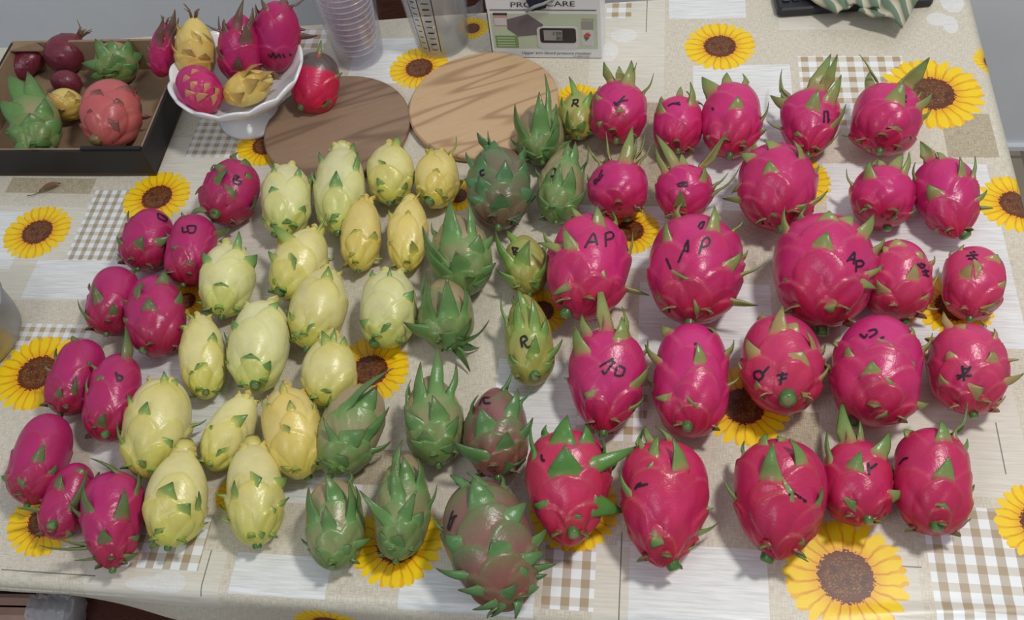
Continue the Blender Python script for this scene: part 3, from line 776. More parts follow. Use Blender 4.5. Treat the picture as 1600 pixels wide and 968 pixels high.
fruit('W2', 'rosy', 'barrel', (765, 695), (775, 255), 375, [(695, 555, 652, 472, 85), (850, 485, 865, 383, 95), (970, 520, 992, 405, 50), (915, 585, 942, 543, 75), (720, 330, 690, 290, 60), (660, 430, 692, 392, 45), (965, 640, 995, 630, 40), (770, 300, 760, 250, 120), (870, 360, 900, 320, 100)],
      'medium pink dragon fruit with scribble, between biggest AP fruit and rightmost rosebud-like one', marks=[[(875, 385), (900, 410), (915, 395), (890, 385)], [(900, 430), (935, 425)], [(915, 415), (930, 460)], [(905, 445), (938, 455)]], stub=(800, 690), group=G1_)
fruit('W2', 'rosy', 'oval', (1160, 695), (1190, 290), 345, [(1115, 475, 1178, 378, 95), (1100, 320, 1128, 282, 35), (1320, 520, 1352, 475, 65), (1240, 645, 1312, 590, 95), (1050, 615, 1020, 590, 50), (1290, 380, 1310, 335, 110), (1180, 410, 1230, 400, 140)],
      'rosebud-like pink dragon fruit at the right end of the third row', marks=[[(1140, 345), (1205, 340)], [(1160, 325), (1185, 360)], [(1150, 360), (1200, 365)], [(1175, 320), (1190, 330)]], group=G1_)
# pink, fourth row
fruit('W3', 'pink', 'heart', (530, 805), (570, 195), 435, [(545, 215, 500, -100, 95), (425, 250, 405, 108, 80), (400, 360, 365, 178, 135), (640, 290, 640, 128, 125), (690, 260, 640, 68, 50), (715, 560, 802, 408, 115), (480, 600, 418, 572, 110), (680, 680, 768, 598, 70), (330, 500, 300, 482, 40)],
      'pink dragon fruit lettered AP with a long red upright spike, fourth row', marks=[[(510, 420), (590, 370)], [(575, 375), (600, 400)], [(525, 440), (540, 460), (590, 395)], [(610, 420), (600, 465), (640, 470), (655, 430), (620, 412)]], group=G1_)
fruit('W3', 'pink', 'barrel', (1035, 835), (1055, 165), 430, [(1102, 420, 1078, 278, 100), (910, 240, 868, 178, 85), (1190, 230, 1140, 188, 80), (860, 410, 772, 288, 55), (930, 605, 828, 600, 65), (1275, 540, 1322, 478, 45), (1045, 645, 1060, 630, 150), (1090, 450, 1130, 445, 130)],
      'unlettered long pink dragon fruit with one green triangle, below middle AP fruit', marks=[[(1060, 290), (1075, 285)]], stub=(1025, 790), group=G1_)
fruit('W4', 'rosy', 'oval', (305, 655), (270, 105), 445, [(260, 225, 288, 58, 115), (135, 350, 88, 238, 115), (370, 370, 402, 308, 165), (470, 310, 408, 188, 65), (490, 475, 545, 378, 55), (420, 565, 388, 528, 65), (75, 430, 45, 360, 50), (165, 525, 145, 468, 85), (330, 200, 370, 150, 110)],
      'pink dragon fruit with its round green stem facing the camera, two inked signs', tilt=-4, stub=(308, 600), stubr=0.11, marks=[[(140, 460), (135, 425), (165, 415), (185, 440), (160, 465), (140, 450)], [(180, 430), (215, 390)], [(255, 440), (315, 430)], [(290, 420), (275, 490)], [(265, 465), (310, 450)]], group=G1_)
fruit('W4', 'pink', 'barrel', (770, 722), (840, 112), 490, [(645, 345, 645, 278, 75), (778, 440, 772, 358, 115), (980, 405, 1000, 358, 65), (990, 605, 1088, 592, 65), (600, 265, 558, 268, 60), (1000, 225, 990, 178, 60), (820, 640, 855, 662, 110), (860, 290, 880, 265, 170), (860, 490, 885, 470, 150)],
      'stout pink dragon fruit with faint 2 on top, fourth row second from right', stub=(730, 700), stubr=0.09, marks=[[(710, 215), (735, 235), (750, 215)], [(755, 200), (790, 190), (800, 210), (760, 235)], [(820, 240), (840, 230)]], group=G1_)
fruit('W4', 'rosy', 'oval', (1330, 655), (1265, 155), 435, [(1205, 350, 1190, 303, 75), (1430, 380, 1425, 300, 115), (1185, 190, 1162, 92, 60), (1450, 250, 1438, 183, 50), (1165, 495, 1140, 428, 75), (1310, 535, 1385, 508, 125), (1480, 485, 1600, 428, 60), (1470, 600, 1502, 550, 65), (1080, 265, 1058, 240, 60), (1495, 352, 1572, 352, 16), (1240, 190, 1290, 160, 120)],
      'pink dragon fruit lettered AP at the right end of the fourth row', marks=[[(1235, 440), (1315, 440)], [(1260, 400), (1300, 405)], [(1265, 385), (1275, 470)], [(1240, 460), (1290, 420), (1310, 390)]], group=G1_)
# red, front row
fruit('W5', 'gred', 'heart', (310, 738), (300, 105), 445, [(265, 185, 300, 28, 155), (290, 360, 285, 188, 215), (415, 180, 400, 83, 105), (505, 250, 480, 138, 55), (430, 310, 700, 190, 95), (430, 510, 612, 550, 135), (115, 275, 100, 58, 45), (195, 525, 112, 512, 85), (340, 590, 375, 570, 60)],
      'dark red dragon fruit with broad green leaves, leftmost of the front red row', stub=(330, 650), marks=[[(160, 240), (165, 270), (180, 275)]], group=G1_)
fruit('W5', 'red', 'heart', (810, 852), (830, 160), 475, [(755, 260, 792, 133, 75), (920, 330, 868, 148, 105), (740, 180, 718, 83, 50), (870, 170, 775, 88, 50), (640, 480, 580, 328, 60), (705, 220, 690, 148, 40), (800, 675, 752, 748, 120), (1065, 545, 1092, 530, 30), (960, 765, 1002, 718, 55), (760, 320, 735, 300, 150)],
      'big heart-shaped red dragon fruit with folded leaf crown, front row second', stub=(850, 840), marks=[[(665, 430), (680, 405), (700, 395)], [(670, 415), (735, 400)]], group=G1_)
fruit('W6', 'red', 'heart', (325, 708), (340, 180), 405, [(285, 368, 300, 193, 105), (440, 300, 372, 178, 85), (245, 210, 275, 158, 70), (350, 195, 318, 168, 60), (140, 460, 83, 343, 60), (495, 480, 515, 388, 45), (400, 605, 437, 652, 65), (410, 680, 455, 717, 28), (360, 420, 390, 410, 150)],
      'big red dragon fruit directly left of the front sunflower, middle of front row', stub=(262, 700), marks=[[(370, 425), (385, 415), (445, 455)]], group=G1_)
fruit('W6', 'red', 'barrel', (670, 562), (660, 185), 312, [(615, 205, 600, 13, 90), (765, 265, 807, 148, 95), (650, 325, 682, 233, 90), (540, 295, 535, 143, 48), (692, 190, 678, 103, 60), (805, 440, 880, 405, 70), (625, 472, 662, 455, 90), (775, 530, 797, 508, 35)],
      'small red dragon fruit with tall green horns and letter r, above front sunflower', stub=(690, 545), marks=[[(712, 285), (718, 340)], [(718, 315), (750, 290)]], group=G1_)
fruit('W6', 'red', 'barrel', (1000, 603), (985, 132), 335, [(1050, 195, 1030, 98, 85), (1120, 190, 1147, 18, 52), (1045, 358, 1065, 258, 92), (1035, 485, 1050, 462, 75), (1130, 545, 1162, 528, 32), (900, 160, 870, 140, 70)],
      'wrinkled red dragon fruit at the right end of the front row', stub=(1005, 580), stubr=0.09, marks=[[(850, 295), (870, 270), (890, 265)]], group=G1_)
# magenta, left column
fruit('U1', 'mag', 'oval', (1090, 480), (1235, 170), 285, [(1080, 275, 1155, 205, 75), (1255, 262, 1245, 218, 60), (1270, 410, 1285, 340, 55), (1030, 295, 983, 335, 40), (1240, 195, 1235, 153, 90), (1030, 385, 958, 442, 50), (1130, 210, 1073, 185, 60), (1150, 330, 1190, 310, 100)],
      'magenta dragon fruit alone beside the left chopping board, marked with loops', stub=(1085, 430), stubr=0.1, marks=[[(1175, 270), (1185, 240), (1205, 245), (1190, 262), (1215, 268), (1205, 285), (1175, 275)]], group=G2_)
fruit('U1', 'mag', 'barrel', (690, 718), (795, 410), 255, [(690, 605, 722, 543, 65), (780, 590, 862, 543, 60), (615, 595, 588, 545, 35), (610, 665, 588, 630, 30), (815, 700, 842, 658, 40)],
      'magenta dragon fruit overlapping the lower edge of a sunflower, marked B', marks=[[(795, 430), (800, 455), (835, 470), (840, 450), (795, 430)], [(815, 440), (845, 465)]], group=G2_)
fruit('U1', 'mag', 'barrel', (920, 798), (1000, 435), 252, [(915, 450, 915, 423, 50), (1085, 548, 1167, 498, 50), (958, 695, 955, 668, 55), (905, 602, 860, 605, 30)],
      'smooth magenta dragon fruit with heart-like mark, left of the palest yellow fruit', marks=[[(920, 500), (925, 525), (950, 520), (945, 495), (985, 495), (980, 525), (950, 530)]], group=G2_)
fruit('X', 'mag', 'barrel', (165, 524), (187, 416), 82, [(155, 475, 146, 444, 20), (134, 498, 121, 468, 18), (178, 495, 176, 472, 18), (140, 500, 132, 488, 10)],
      'magenta dragon fruit furthest left in the second magenta pair, no marks', group=G2_)
fruit('X', 'mag', 'barrel', (250, 558), (236, 430), 92, [(210, 462, 225, 440, 24), (232, 486, 233, 464, 24), (280, 478, 283, 453, 24), (255, 445, 257, 423, 24), (200, 505, 192, 495, 14)],
      'magenta dragon fruit with four green tips, right of the second magenta pair', stub=(224, 545), group=G2_)
fruit('V1', 'mag', 'barrel', (325, 580), (490, 175), 285, [(405, 185, 388, 153, 40), (400, 475, 410, 363, 38), (313, 485, 328, 438, 55), (485, 315, 478, 288, 30), (280, 540, 262, 520, 40), (255, 345, 240, 310, 22)],
      'magenta dragon fruit lying on a sunflower at the left edge', group=G2_)
fruit('V1', 'mag', 'barrel', (555, 725), (665, 250), 290, [(695, 285, 678, 93, 75), (540, 645, 565, 568, 65), (450, 465, 478, 368, 45), (545, 395, 525, 372, 65), (490, 335, 488, 298, 40), (700, 505, 690, 468, 40)],
      'magenta dragon fruit with one long green spike and small inked A', stub=(560, 712), stubr=0.09, marks=[[(625, 350), (637, 402)], [(625, 360), (660, 375), (652, 395), (632, 388)]], group=G2_)
fruit('X', 'mag', 'barrel', (42, 788), (84, 646), 92, [(57, 724, 70, 691, 20), (80, 742, 88, 726, 14), (14, 748, 1, 744, 14), (30, 757, 40, 753, 30)],
      'magenta dragon fruit in the lower left corner, smooth oval, nearest left edge', group=G2_)
fruit('V2', 'mag', 'barrel', (275, 545), (430, 145), 245, [(300, 280, 322, 203, 75), (375, 405, 462, 173, 48), (200, 405, 92, 383, 70), (340, 515, 388, 518, 60), (420, 200, 440, 170, 70)],
      'magenta dragon fruit with oval green stem, wedged between two in the lower left', stub=(272, 470), stubr=0.12, group=G2_)
fruit('V2', 'mag', 'heart', (590, 703), (590, 185), 335, [(460, 415, 438, 263, 85), (640, 445, 652, 273, 85), (555, 572, 538, 488, 92), (720, 320, 725, 188, 42), (700, 555, 733, 518, 80), (430, 590, 320, 548, 60), (440, 600, 205, 577, 40), (500, 650, 390, 656, 25), (640, 200, 475, 118, 42), (645, 655, 725, 618, 75)],
      'front-most magenta dragon fruit with many green spikes, lower left by gingham patch', group=G2_)
# yellow
YS = 'lemon'
fruit('U2', 'pale', 'oval', (225, 665), (240, 262), 275, [(165, 418, 153, 383, 65), (315, 525, 332, 488, 65), (238, 590, 235, 558, 65), (120, 585, 88, 548, 60), (165, 310, 165, 272, 30), (298, 335, 300, 278, 42)],
      'yellow dragon fruit with green-tipped scales next to the lone magenta one', stub=(170, 640), hidden=5, group=G3_)
fruit('U2', 'pale', YS, (510, 645), (535, 160), 275, [(500, 398, 503, 298, 80), (612, 310, 617, 198, 48), (385, 375, 370, 288, 38), (500, 560, 480, 535, 80)],
      'tall pale yellow dragon fruit with green triangle, foot of the left chopping board', hidden=5, neck=0.45, stubr=0.1, group=G3_)
fruit('U2', 'yel', YS, (790, 485), (800, 150), 258, [(830, 165, 832, 113, 55), (750, 385, 722, 338, 55), (868, 405, 882, 362, 62), (795, 480, 822, 453, 50), (750, 275, 765, 252, 110), (905, 350, 925, 330, 50)],
      'round yellow dragon fruit with brown crease, between the two chopping boards', hidden=4, group=G3_)
fruit('U2', 'yel2', YS, (1040, 505), (1050, 185), 245, [(1040, 310, 1048, 286, 45), (1145, 230, 1152, 113, 48), (1010, 215, 1020, 168, 50), (1165, 375, 1192, 348, 50), (950, 395, 928, 378, 45), (1050, 420, 1070, 400, 70)],
      'yellow dragon fruit with split horn top against right board foot', stub=(1012, 470), stubr=0.12, hidden=4, group=G3_)
fruit('U2', 'yel2', YS, (620, 855), (660, 432), 222, [(703, 678, 712, 626, 75), (740, 788, 762, 768, 45), (640, 460, 640, 430, 40), (610, 640, 600, 615, 80), (590, 760, 575, 745, 50)],
      'narrow yellow dragon fruit, left of a touching twin pair', hidden=4, group=G3_)
fruit('U2', 'yel2', YS, (880, 855), (905, 435), 225, [(890, 540, 892, 512, 35), (945, 460, 962, 403, 62), (928, 745, 912, 678, 62), (800, 700, 788, 680, 40)],
      'narrow yellow dragon fruit, right of a touching twin pair', hidden=4, neck=0.4, group=G3_)
fruit('V3', 'yel', 'lemon', (650, 412), (820, 55), 270, [(690, 125, 590, 30, 75), (620, 220, 578, 168, 50), (880, 225, 912, 203, 62), (850, 70, 872, -22, 60), (690, 222, 720, 208, 120), (620, 325, 598, 310, 40)],
      'slanting yellow dragon fruit with green ear leaf, below two pale ones', stub=(640, 385), stubr=0.11, hidden=4, group=G3_)
fruit('V3', 'pale', 'oval', (340, 503), (395, 128), 275, [(270, 235, 248, 168, 62), (425, 160, 430, 68, 48), (478, 238, 523, 186, 92), (340, 352, 342, 326, 85), (250, 435, 212, 423, 40), (280, 480, 293, 453, 45)],
      'palest yellow dragon fruit with three green ears, beside the smooth magenta one', hidden=4, group=G3_)
fruit('V3', 'yel', 'lemon', (770, 662), (890, 250), 288, [(710, 525, 683, 473, 32), (750, 595, 688, 578, 42), (875, 310, 882, 243, 62), (800, 560, 780, 545, 100)],
      'glossy yellow dragon fruit with pointed tan top, middle of yellow group', hidden=3, group=G3_)
fruit('V3', 'pale', 'oval', (1165, 660), (1200, 265), 290, [(1275, 418, 1312, 366, 75), (1080, 545, 1038, 518, 75), (1190, 300, 1190, 253, 22), (1180, 560, 1160, 540, 90)],
      'pale yellow dragon fruit touching the green fruits, smooth with one green ear', stub=(1150, 648), stubr=0.1, hidden=4, group=G3_)
fruit('V3', 'yel', 'lemon', (265, 922), (235, 478), 240, [(175, 515, 153, 472, 52), (298, 628, 302, 576, 55), (200, 790, 190, 772, 40), (150, 565, 128, 548, 40), (240, 760, 220, 735, 80)],
      'bumpy yellow dragon fruit touching the magenta column, green stem below', stub=(265, 905), hidden=4, group=G3_)
fruit('V3', 'pale', 'oval', (505, 885), (560, 415), 305, [(412, 570, 398, 512, 65), (488, 718, 490, 683, 95), (385, 745, 358, 715, 40), (600, 455, 630, 428, 50), (560, 770, 590, 720, 60)],
      'large pale yellow dragon fruit with dark stem, right of the bumpy yellow one', stub=(510, 862), stubr=0.09, hidden=4, group=G3_)
fruit('V3', 'yel', 'lemon', (870, 962), (900, 585), 280, [(880, 640, 848, 568, 65), (905, 630, 912, 556, 40), (960, 650, 962, 598, 50), (865, 880, 865, 862, 60)],
      'yellow dragon fruit beside the dark centre of a half-hidden sunflower', hidden=3, neck=0.35, group=G3_)
fruit('V4', 'yel', 'oval', (150, 605), (262, 98), 345, [(140, 290, 162, 216, 75), (250, 438, 293, 413, 95), (392, 355, 462, 308, 52), (75, 240, 70, 182, 32), (35, 440, 8, 318, 35), (130, 540, 150, 518, 65), (250, 125, 245, 63, 42), (290, 130, 315, 105, 50)],
      'largest yellow dragon fruit, glossy and round, right of inked magenta one', hidden=4, stub=False, group=G3_)
fruit('V4', 'yel', 'lemon', (478, 562), (680, 175), 235, [(600, 325, 668, 283, 72), (480, 358, 487, 336, 40), (440, 535, 408, 508, 50), (540, 480, 520, 460, 90)],
      'slanting yellow dragon fruit squeezed between two larger yellow ones', hidden=3, stub=False, group=G3_)
fruit('V4', 'yel2', 'oval', (945, 605), (850, 145), 305, [(890, 270, 880, 208, 55), (850, 180, 845, 108, 42), (775, 250, 768, 222, 42), (1010, 270, 1000, 212, 42), (885, 565, 833, 543, 50), (850, 370, 880, 345, 120)],
      'yellow dragon fruit with brown torn top left of the brown-green fruit', stub=(960, 600), hidden=3, group=G3_)
fruit('V4', 'yel', 'lemon', (265, 952), (350, 455), 325, [(418, 768, 422, 668, 42), (440, 840, 472, 823, 26), (175, 705, 163, 688, 30), (250, 700, 290, 620, 120), (330, 780, 380, 730, 110), (230, 880, 200, 860, 80)],
      'yellow dragon fruit with blunt neck, front row beside spiky magenta one', hidden=3, neck=0.55, group=G3_)
fruit('V4', 'yel', 'oval', (715, 945), (690, 430), 295, [(600, 712, 600, 612, 55), (810, 640, 872, 600, 80), (525, 705, 503, 680, 36), (785, 768, 812, 758, 50), (815, 745, 878, 698, 25), (560, 835, 518, 788, 36), (725, 892, 755, 878, 60), (690, 620, 740, 600, 110)],
      'front-most yellow dragon fruit with brown burnt neck and green stem', neck=0.6, stubr=0.1, hidden=3, group=G3_)
# green
fruit('U3', 'gre', 'bud', (550, 592), (520, 230), 275, [(430, 460, 388, 232, 125), (540, 410, 530, 160, 135), (595, 320, 563, 55, 48), (620, 430, 628, 258, 65), (395, 490, 362, 428, 50), (600, 490, 645, 330, 80), (470, 540, 430, 480, 110), (550, 550, 600, 500, 100)],
      'green dragon fruit with claw-like leaves standing on the right chopping board', hidden=8, group=G4_)
fruit('U3', 'gyel', 'bud', (760, 442), (750, 155), 210, [(745, 180, 703, 72, 48), (815, 250, 832, 158, 85), (700, 380, 695, 268, 48), (840, 210, 882, 138, 32), (665, 260, 660, 190, 60), (760, 390, 800, 330, 70)],
      'small green dragon fruit lettered R right in front of a sunflower, back row', marks=[[(722, 250), (735, 210)], [(725, 212), (755, 208), (752, 228), (730, 232)], [(738, 232), (760, 250)]], hidden=6, group=G4_)
fruit('U3', 'gdark', 'oval', (290, 965), (300, 480), 370, [(200, 490, 168, 398, 62), (225, 480, 230, 388, 52), (262, 500, 268, 445, 85), (140, 600, 103, 512, 42), (185, 610, 190, 515, 105), (330, 690, 335, 555, 125), (220, 745, 178, 648, 125), (420, 775, 503, 733, 135), (310, 850, 310, 748, 155), (160, 700, 93, 668, 75), (190, 810, 108, 768, 85), (390, 905, 432, 860, 80), (440, 640, 450, 560, 90)],
      'big dark green dragon fruit lettered C beside the foot of the right board', marks=[[(212, 615), (190, 625), (195, 648), (215, 640)]], hidden=8, group=G4_)
fruit('U3', 'gre', 'bud', (625, 932), (690, 490), 270, [(690, 555, 700, 455, 62), (730, 580, 742, 450, 82), (635, 700, 652, 575, 72), (565, 700, 612, 598, 62), (560, 835, 525, 745, 92), (700, 745, 722, 595, 112), (725, 830, 803, 733, 82), (790, 640, 812, 472, 62), (630, 870, 690, 830, 110)],
      'slender green dragon fruit lettered A, left of the second row of pink ones', marks=[[(588, 680), (600, 620), (625, 610), (620, 680)], [(595, 655), (625, 650)]], hidden=6, group=G4_)
fruit('W7', 'gre', 'bud', (310, 462), (265, 100), 275, [(240, 215, 238, 28, 105), (340, 200, 318, 38, 52), (180, 330, 113, 150, 110), (215, 380, 120, 225, 90), (290, 355, 262, 262, 112), (350, 280, 368, 188, 105), (375, 365, 442, 313, 62), (385, 250, 430, 190, 50), (360, 420, 410, 370, 70)],
      'green dragon fruit with pale brown cheek, right of the narrow yellow twins', hidden=8, group=G4_)
fruit('W7', 'gyel', 'bud', (590, 462), (560, 190), 200, [(500, 335, 438, 173, 72), (545, 330, 592, 213, 95), (640, 390, 672, 278, 62), (515, 405, 443, 343, 72), (520, 220, 488, 168, 42), (600, 430, 640, 400, 90)],
      'small green dragon fruit lettered B with splayed claws, left of first AP fruit', marks=[[(515, 245), (525, 280)], [(515, 248), (540, 252), (525, 265), (545, 275), (527, 282)]], hidden=6, group=G4_)
fruit('W7', 'gre', 'bud', (235, 705), (205, 380), 240, [(135, 570, 152, 368, 95), (112, 520, 137, 335, 42), (230, 560, 222, 378, 105), (305, 550, 303, 418, 42), (150, 640, 28, 578, 112), (240, 690, 188, 628, 122), (285, 660, 332, 558, 72), (310, 680, 412, 568, 52), (275, 735, 368, 693, 80), (275, 770, 327, 798, 45)],
      'green dragon fruit with leaves spread both sides, right of smooth pale yellow one', hidden=8, group=G4_)
fruit('W7', 'gyel', 'bud', (610, 865), (565, 450), 215, [(540, 610, 540, 468, 65), (570, 520, 538, 432, 55), (485, 600, 465, 448, 45), (620, 620, 600, 468, 65), (652, 650, 662, 558, 55), (610, 730, 617, 636, 62), (670, 745, 738, 653, 36), (520, 770, 500, 720, 90), (650, 790, 700, 750, 60)],
      'lime green dragon fruit lettered R standing apart left of the spiked AP fruit', marks=[[(560, 690), (553, 650), (570, 640), (580, 655), (562, 668)], [(565, 668), (580, 690), (595, 685)]], stub=(615, 815), stubr=0.12, hidden=6, group=G4_)
fruit('V5', 'gre', 'oval', (245, 655), (450, 200), 305, [(420, 310, 482, 198, 115), (300, 320, 563, 112, 60), (330, 490, 432, 418, 125), (420, 480, 543, 308, 72), (270, 490, 208, 358, 42), (355, 300, 372, 238, 62), (250, 630, 188, 568, 50), (440, 545, 552, 480, 52), (290, 590, 330, 560, 110)],
      'green dragon fruit with tan cheek and a long curved leaf over a sunflower', hidden=6, group=G4_)
fruit('V5', 'gre', 'bud', (790, 605), (745, 150), 300, [(785, 230, 785, -5, 95), (690, 290, 700, 80, 95), (855, 270, 880, 88, 52), (620, 310, 652, 168, 62), (800, 380, 760, 248, 115), (690, 430, 618, 318, 115), (840, 460, 893, 348, 82), (725, 490, 715, 428, 105), (720, 520, 640, 470, 70), (820, 540, 870, 490, 90)],
      'upright green dragon fruit with closed bud tip, middle of the green column', hidden=6, group=G4_)
fruit('V5', 'gpur', 'bud', (1090, 665), (1080, 210), 330, [(1160, 225, 1165, 118, 75), (1040, 440, 998, 306, 145), (1155, 365, 1192, 216, 95), (1225, 310, 1257, 198, 42), (1130, 530, 1137, 428, 115), (1205, 480, 1268, 362, 72), (1020, 580, 858, 478, 120), (1150, 635, 1130, 578, 95), (1185, 605, 1232, 558, 62), (945, 350, 990, 248, 70)],
      'purple-flushed green dragon fruit lettered R, left of the dark red leafy one', marks=[[(1000, 300), (1015, 265), (1050, 262)], [(1020, 270), (1025, 290), (1055, 290)]], hidden=6, group=G4_)
fruit('V6', 'gre', 'oval', (300, 700), (275, 200), 320, [(300, 315, 238, 173, 115), (165, 440, 145, 245, 115), (260, 480, 240, 345, 95), (390, 435, 362, 205, 75), (420, 390, 402, 238, 50), (390, 565, 493, 518, 52), (225, 590, 183, 580, 42), (330, 600, 380, 560, 90)],
      'green dragon fruit with tan skin between leaves, front row left of sunflower', stub=(290, 690), hidden=5, group=G4_)
fruit('V6', 'gre', 'bud', (620, 645), (690, 65), 300, [(605, 200, 655, -10, 72), (630, 320, 613, 108, 95), (685, 200, 660, 78, 95), (768, 250, 740, 88, 95), (600, 455, 422, 262, 82), (655, 435, 732, 262, 95), (800, 375, 847, 233, 62), (565, 545, 533, 488, 60), (730, 440, 770, 380, 95), (620, 560, 650, 500, 110)],
      'green dragon fruit lying on the sunflower at the front edge', hidden=5, group=G4_)
fruit('V6', 'gpur', 'oval', (1260, 915), (1020, 215), 480, [(1095, 345, 1038, 190, 165), (1225, 430, 1335, 325, 135), (975, 580, 883, 505, 155), (1190, 610, 1145, 530, 165), (870, 500, 823, 398, 42), (1020, 735, 838, 688, 62), (1110, 810, 958, 805, 82), (1365, 565, 1453, 457, 72), (1310, 655, 1433, 592, 92), (1370, 690, 1493, 663, 42), (1200, 845, 1285, 765, 95), (1180, 870, 1038, 912, 60), (1210, 880, 1135, 953, 52), (1280, 880, 1270, 962, 62), (1375, 745, 1442, 720, 50), (1120, 240, 1005, 165, 62), (1000, 240, 915, 180, 62), (1340, 800, 1400, 790, 80), (1300, 720, 1340, 690, 110)],
      'largest green and purple dragon fruit, bristling with leaves, at the front edge', marks=[[(905, 470), (925, 400), (935, 375)], [(915, 475), (945, 400)], [(905, 470), (920, 478)], [(915, 420), (955, 400)]], stub=False, hidden=4, lobes=0.3, group=G4_)
# in the cardboard tray
TZ = 0.008
fruit('T1', 'maroon', 'oval', (25, 412), (232, 278), 160, [], 'dark red cactus pear in the back left of the cardboard tray', zb=TZ, spots=14, hidden=0, stub=False, name='cactus_pear', lobes=0.2)
fruit('T1', 'maroon', 'bud', (280, 375), (430, 190), 225, [], 'dusky maroon cactus pear with dried hairs on top in the tray', zb=TZ, spots=18, hidden=0, hairs=9, stub=False, name='cactus_pear', lobes=0.2, tilt=18)
fruit('T1', 'maroon', 'oval', (345, 520), (375, 380), 175, [], 'purple cactus pear half hidden in the middle of the tray', zb=TZ, spots=10, hidden=0, stub=False, name='cactus_pear', lobes=0.2)
fruit('T1', 'gre', 'oval', (610, 455), (640, 225), 235, [(565, 310, 513, 208, 90), (530, 355, 438, 342, 70), (600, 270, 605, 215, 80), (690, 290, 695, 212, 90), (730, 320, 775, 285, 70), (545, 410, 480, 420, 60), (640, 350, 610, 290, 110), (700, 380, 740, 340, 100), (590, 400, 560, 370, 100)],
      'green spiky dragon fruit in the back right of the cardboard tray', zb=TZ, hidden=6)
fruit('T1', 'dyel', 'oval', (330, 645), (385, 485), 215, [(300, 540, 250, 500, 60), (380, 530, 370, 490, 70), (420, 560, 410, 535, 60)],
      'shrivelled yellow dragon fruit in the middle of the cardboard tray', zb=TZ, hidden=3, stub=False)
fruit('T1', 'coral', 'oval', (570, 805), (620, 425), 335, [(490, 625, 485, 588, 65), (640, 570, 630, 528, 60), (755, 640, 818, 630, 45), (745, 600, 765, 565, 50), (600, 690, 640, 660, 120), (520, 520, 540, 480, 110), (690, 500, 700, 460, 100), (450, 690, 425, 670, 60)],
      'coral red dragon fruit at the front right of the cardboard tray', zb=TZ, hidden=4, stub=(545, 770), stubr=0.1)
fruit('T1', 'gre', 'oval', (200, 855), (180, 470), 285, [(130, 520, 35, 395, 135), (195, 520, 148, 385, 115), (95, 630, -10, 540, 135), (245, 620, 240, 530, 105), (110, 720, 30, 695, 95), (140, 780, 60, 835, 80), (280, 700, 330, 640, 120), (180, 680, 160, 610, 140), (230, 800, 250, 740, 120)],
      'light green dragon fruit with broad leaves at the front left of the tray', zb=TZ, hidden=4)
# in the white bowl
BZ = 0.050
fruit('T2', 'dmag', 'bud', (105, 420), (130, 120), 150, [(90, 250, 125, 90, 50), (150, 200, 185, 50, 60), (45, 280, 30, 230, 30), (160, 240, 205, 95, 30), (60, 360, 30, 340, 30)],
      'magenta dragon fruit with dried straw-like top at the left of the white bowl', zb=BZ, tilt=55, hairs=9, hidden=2, stub=False)
fruit('T2', 'dyel', 'lemon', (305, 455), (285, 88), 222, [(190, 290, 165, 235, 40), (260, 300, 270, 270, 90), (340, 330, 350, 290, 90), (300, 210, 320, 195, 90)],
      'tall yellow dragon fruit standing in the white bowl', zb=BZ, tilt=58, hairs=7, hidden=2, stub=False)
fruit('T2', 'dmag', 'bud', (540, 455), (535, 70), 242, [(430, 200, 420, 85, 35), (440, 170, 350, 130, 28), (510, 160, 555, -5, 55), (450, 180, 450, 105, 60), (590, 170, 605, 40, 40), (620, 150, 660, 60, 30), (520, 380, 530, 300, 60), (430, 310, 410, 250, 60), (580, 240, 560, 130, 90)],
      'magenta dragon fruit with grey leaf down its middle, in the white bowl', zb=BZ, tilt=60, hidden=2, stub=False)
fruit('T2', 'dmag', 'oval', (725, 395), (740, 5), 250, [(680, 60, 650, -10, 30), (780, 30, 765, -40, 50), (830, 40, 885, -5, 45), (855, 150, 892, 160, 22), (850, 205, 955, 192, 40)],
      'round magenta dragon fruit with scribbled band at the right of the bowl', zb=BZ, tilt=62, hidden=2, stub=False,
      marks=[[(690, 290), (705, 310), (715, 285), (730, 312), (745, 290), (755, 312)], [(765, 290), (780, 310)], [(800, 290), (815, 300)]])
fruit('T2', 'scaly', 'oval', (405, 600), (228, 368), 238, [(250, 440, 240, 400, 60), (300, 470, 265, 440, 70), (340, 540, 300, 500, 80), (370, 480, 340, 450, 70), (400, 560, 375, 520, 70), (300, 400, 275, 370, 60), (420, 510, 400, 470, 60), (270, 520, 240, 480, 60)],
      'scaly magenta dragon fruit lying at the front of the white bowl', zb=BZ, hidden=2, stub=False)
fruit('T2', 'dyel', 'lemon', (445, 530), (715, 415), 190, [(540, 400, 655, 345, 70), (560, 470, 640, 430, 90), (640, 470, 715, 450, 60), (500, 540, 560, 500, 80), (620, 420, 720, 385, 50)],
      'shrivelled yellow dragon fruit lying at the front right of the white bowl', zb=BZ, hairs=6, hidden=2, stub=False)
fruit('T2', 'cut', 'barrel', (915, 614), (972, 282), 252, [(960, 300, 975, 215, 30), (1050, 420, 1090, 390, 22), (1010, 570, 1010, 540, 70)],
      'pink dragon fruit with grey-brown top end beside the white bowl', zb=0.002, tilt=35, stub=(865, 575), stubr=0.08, hidden=0)

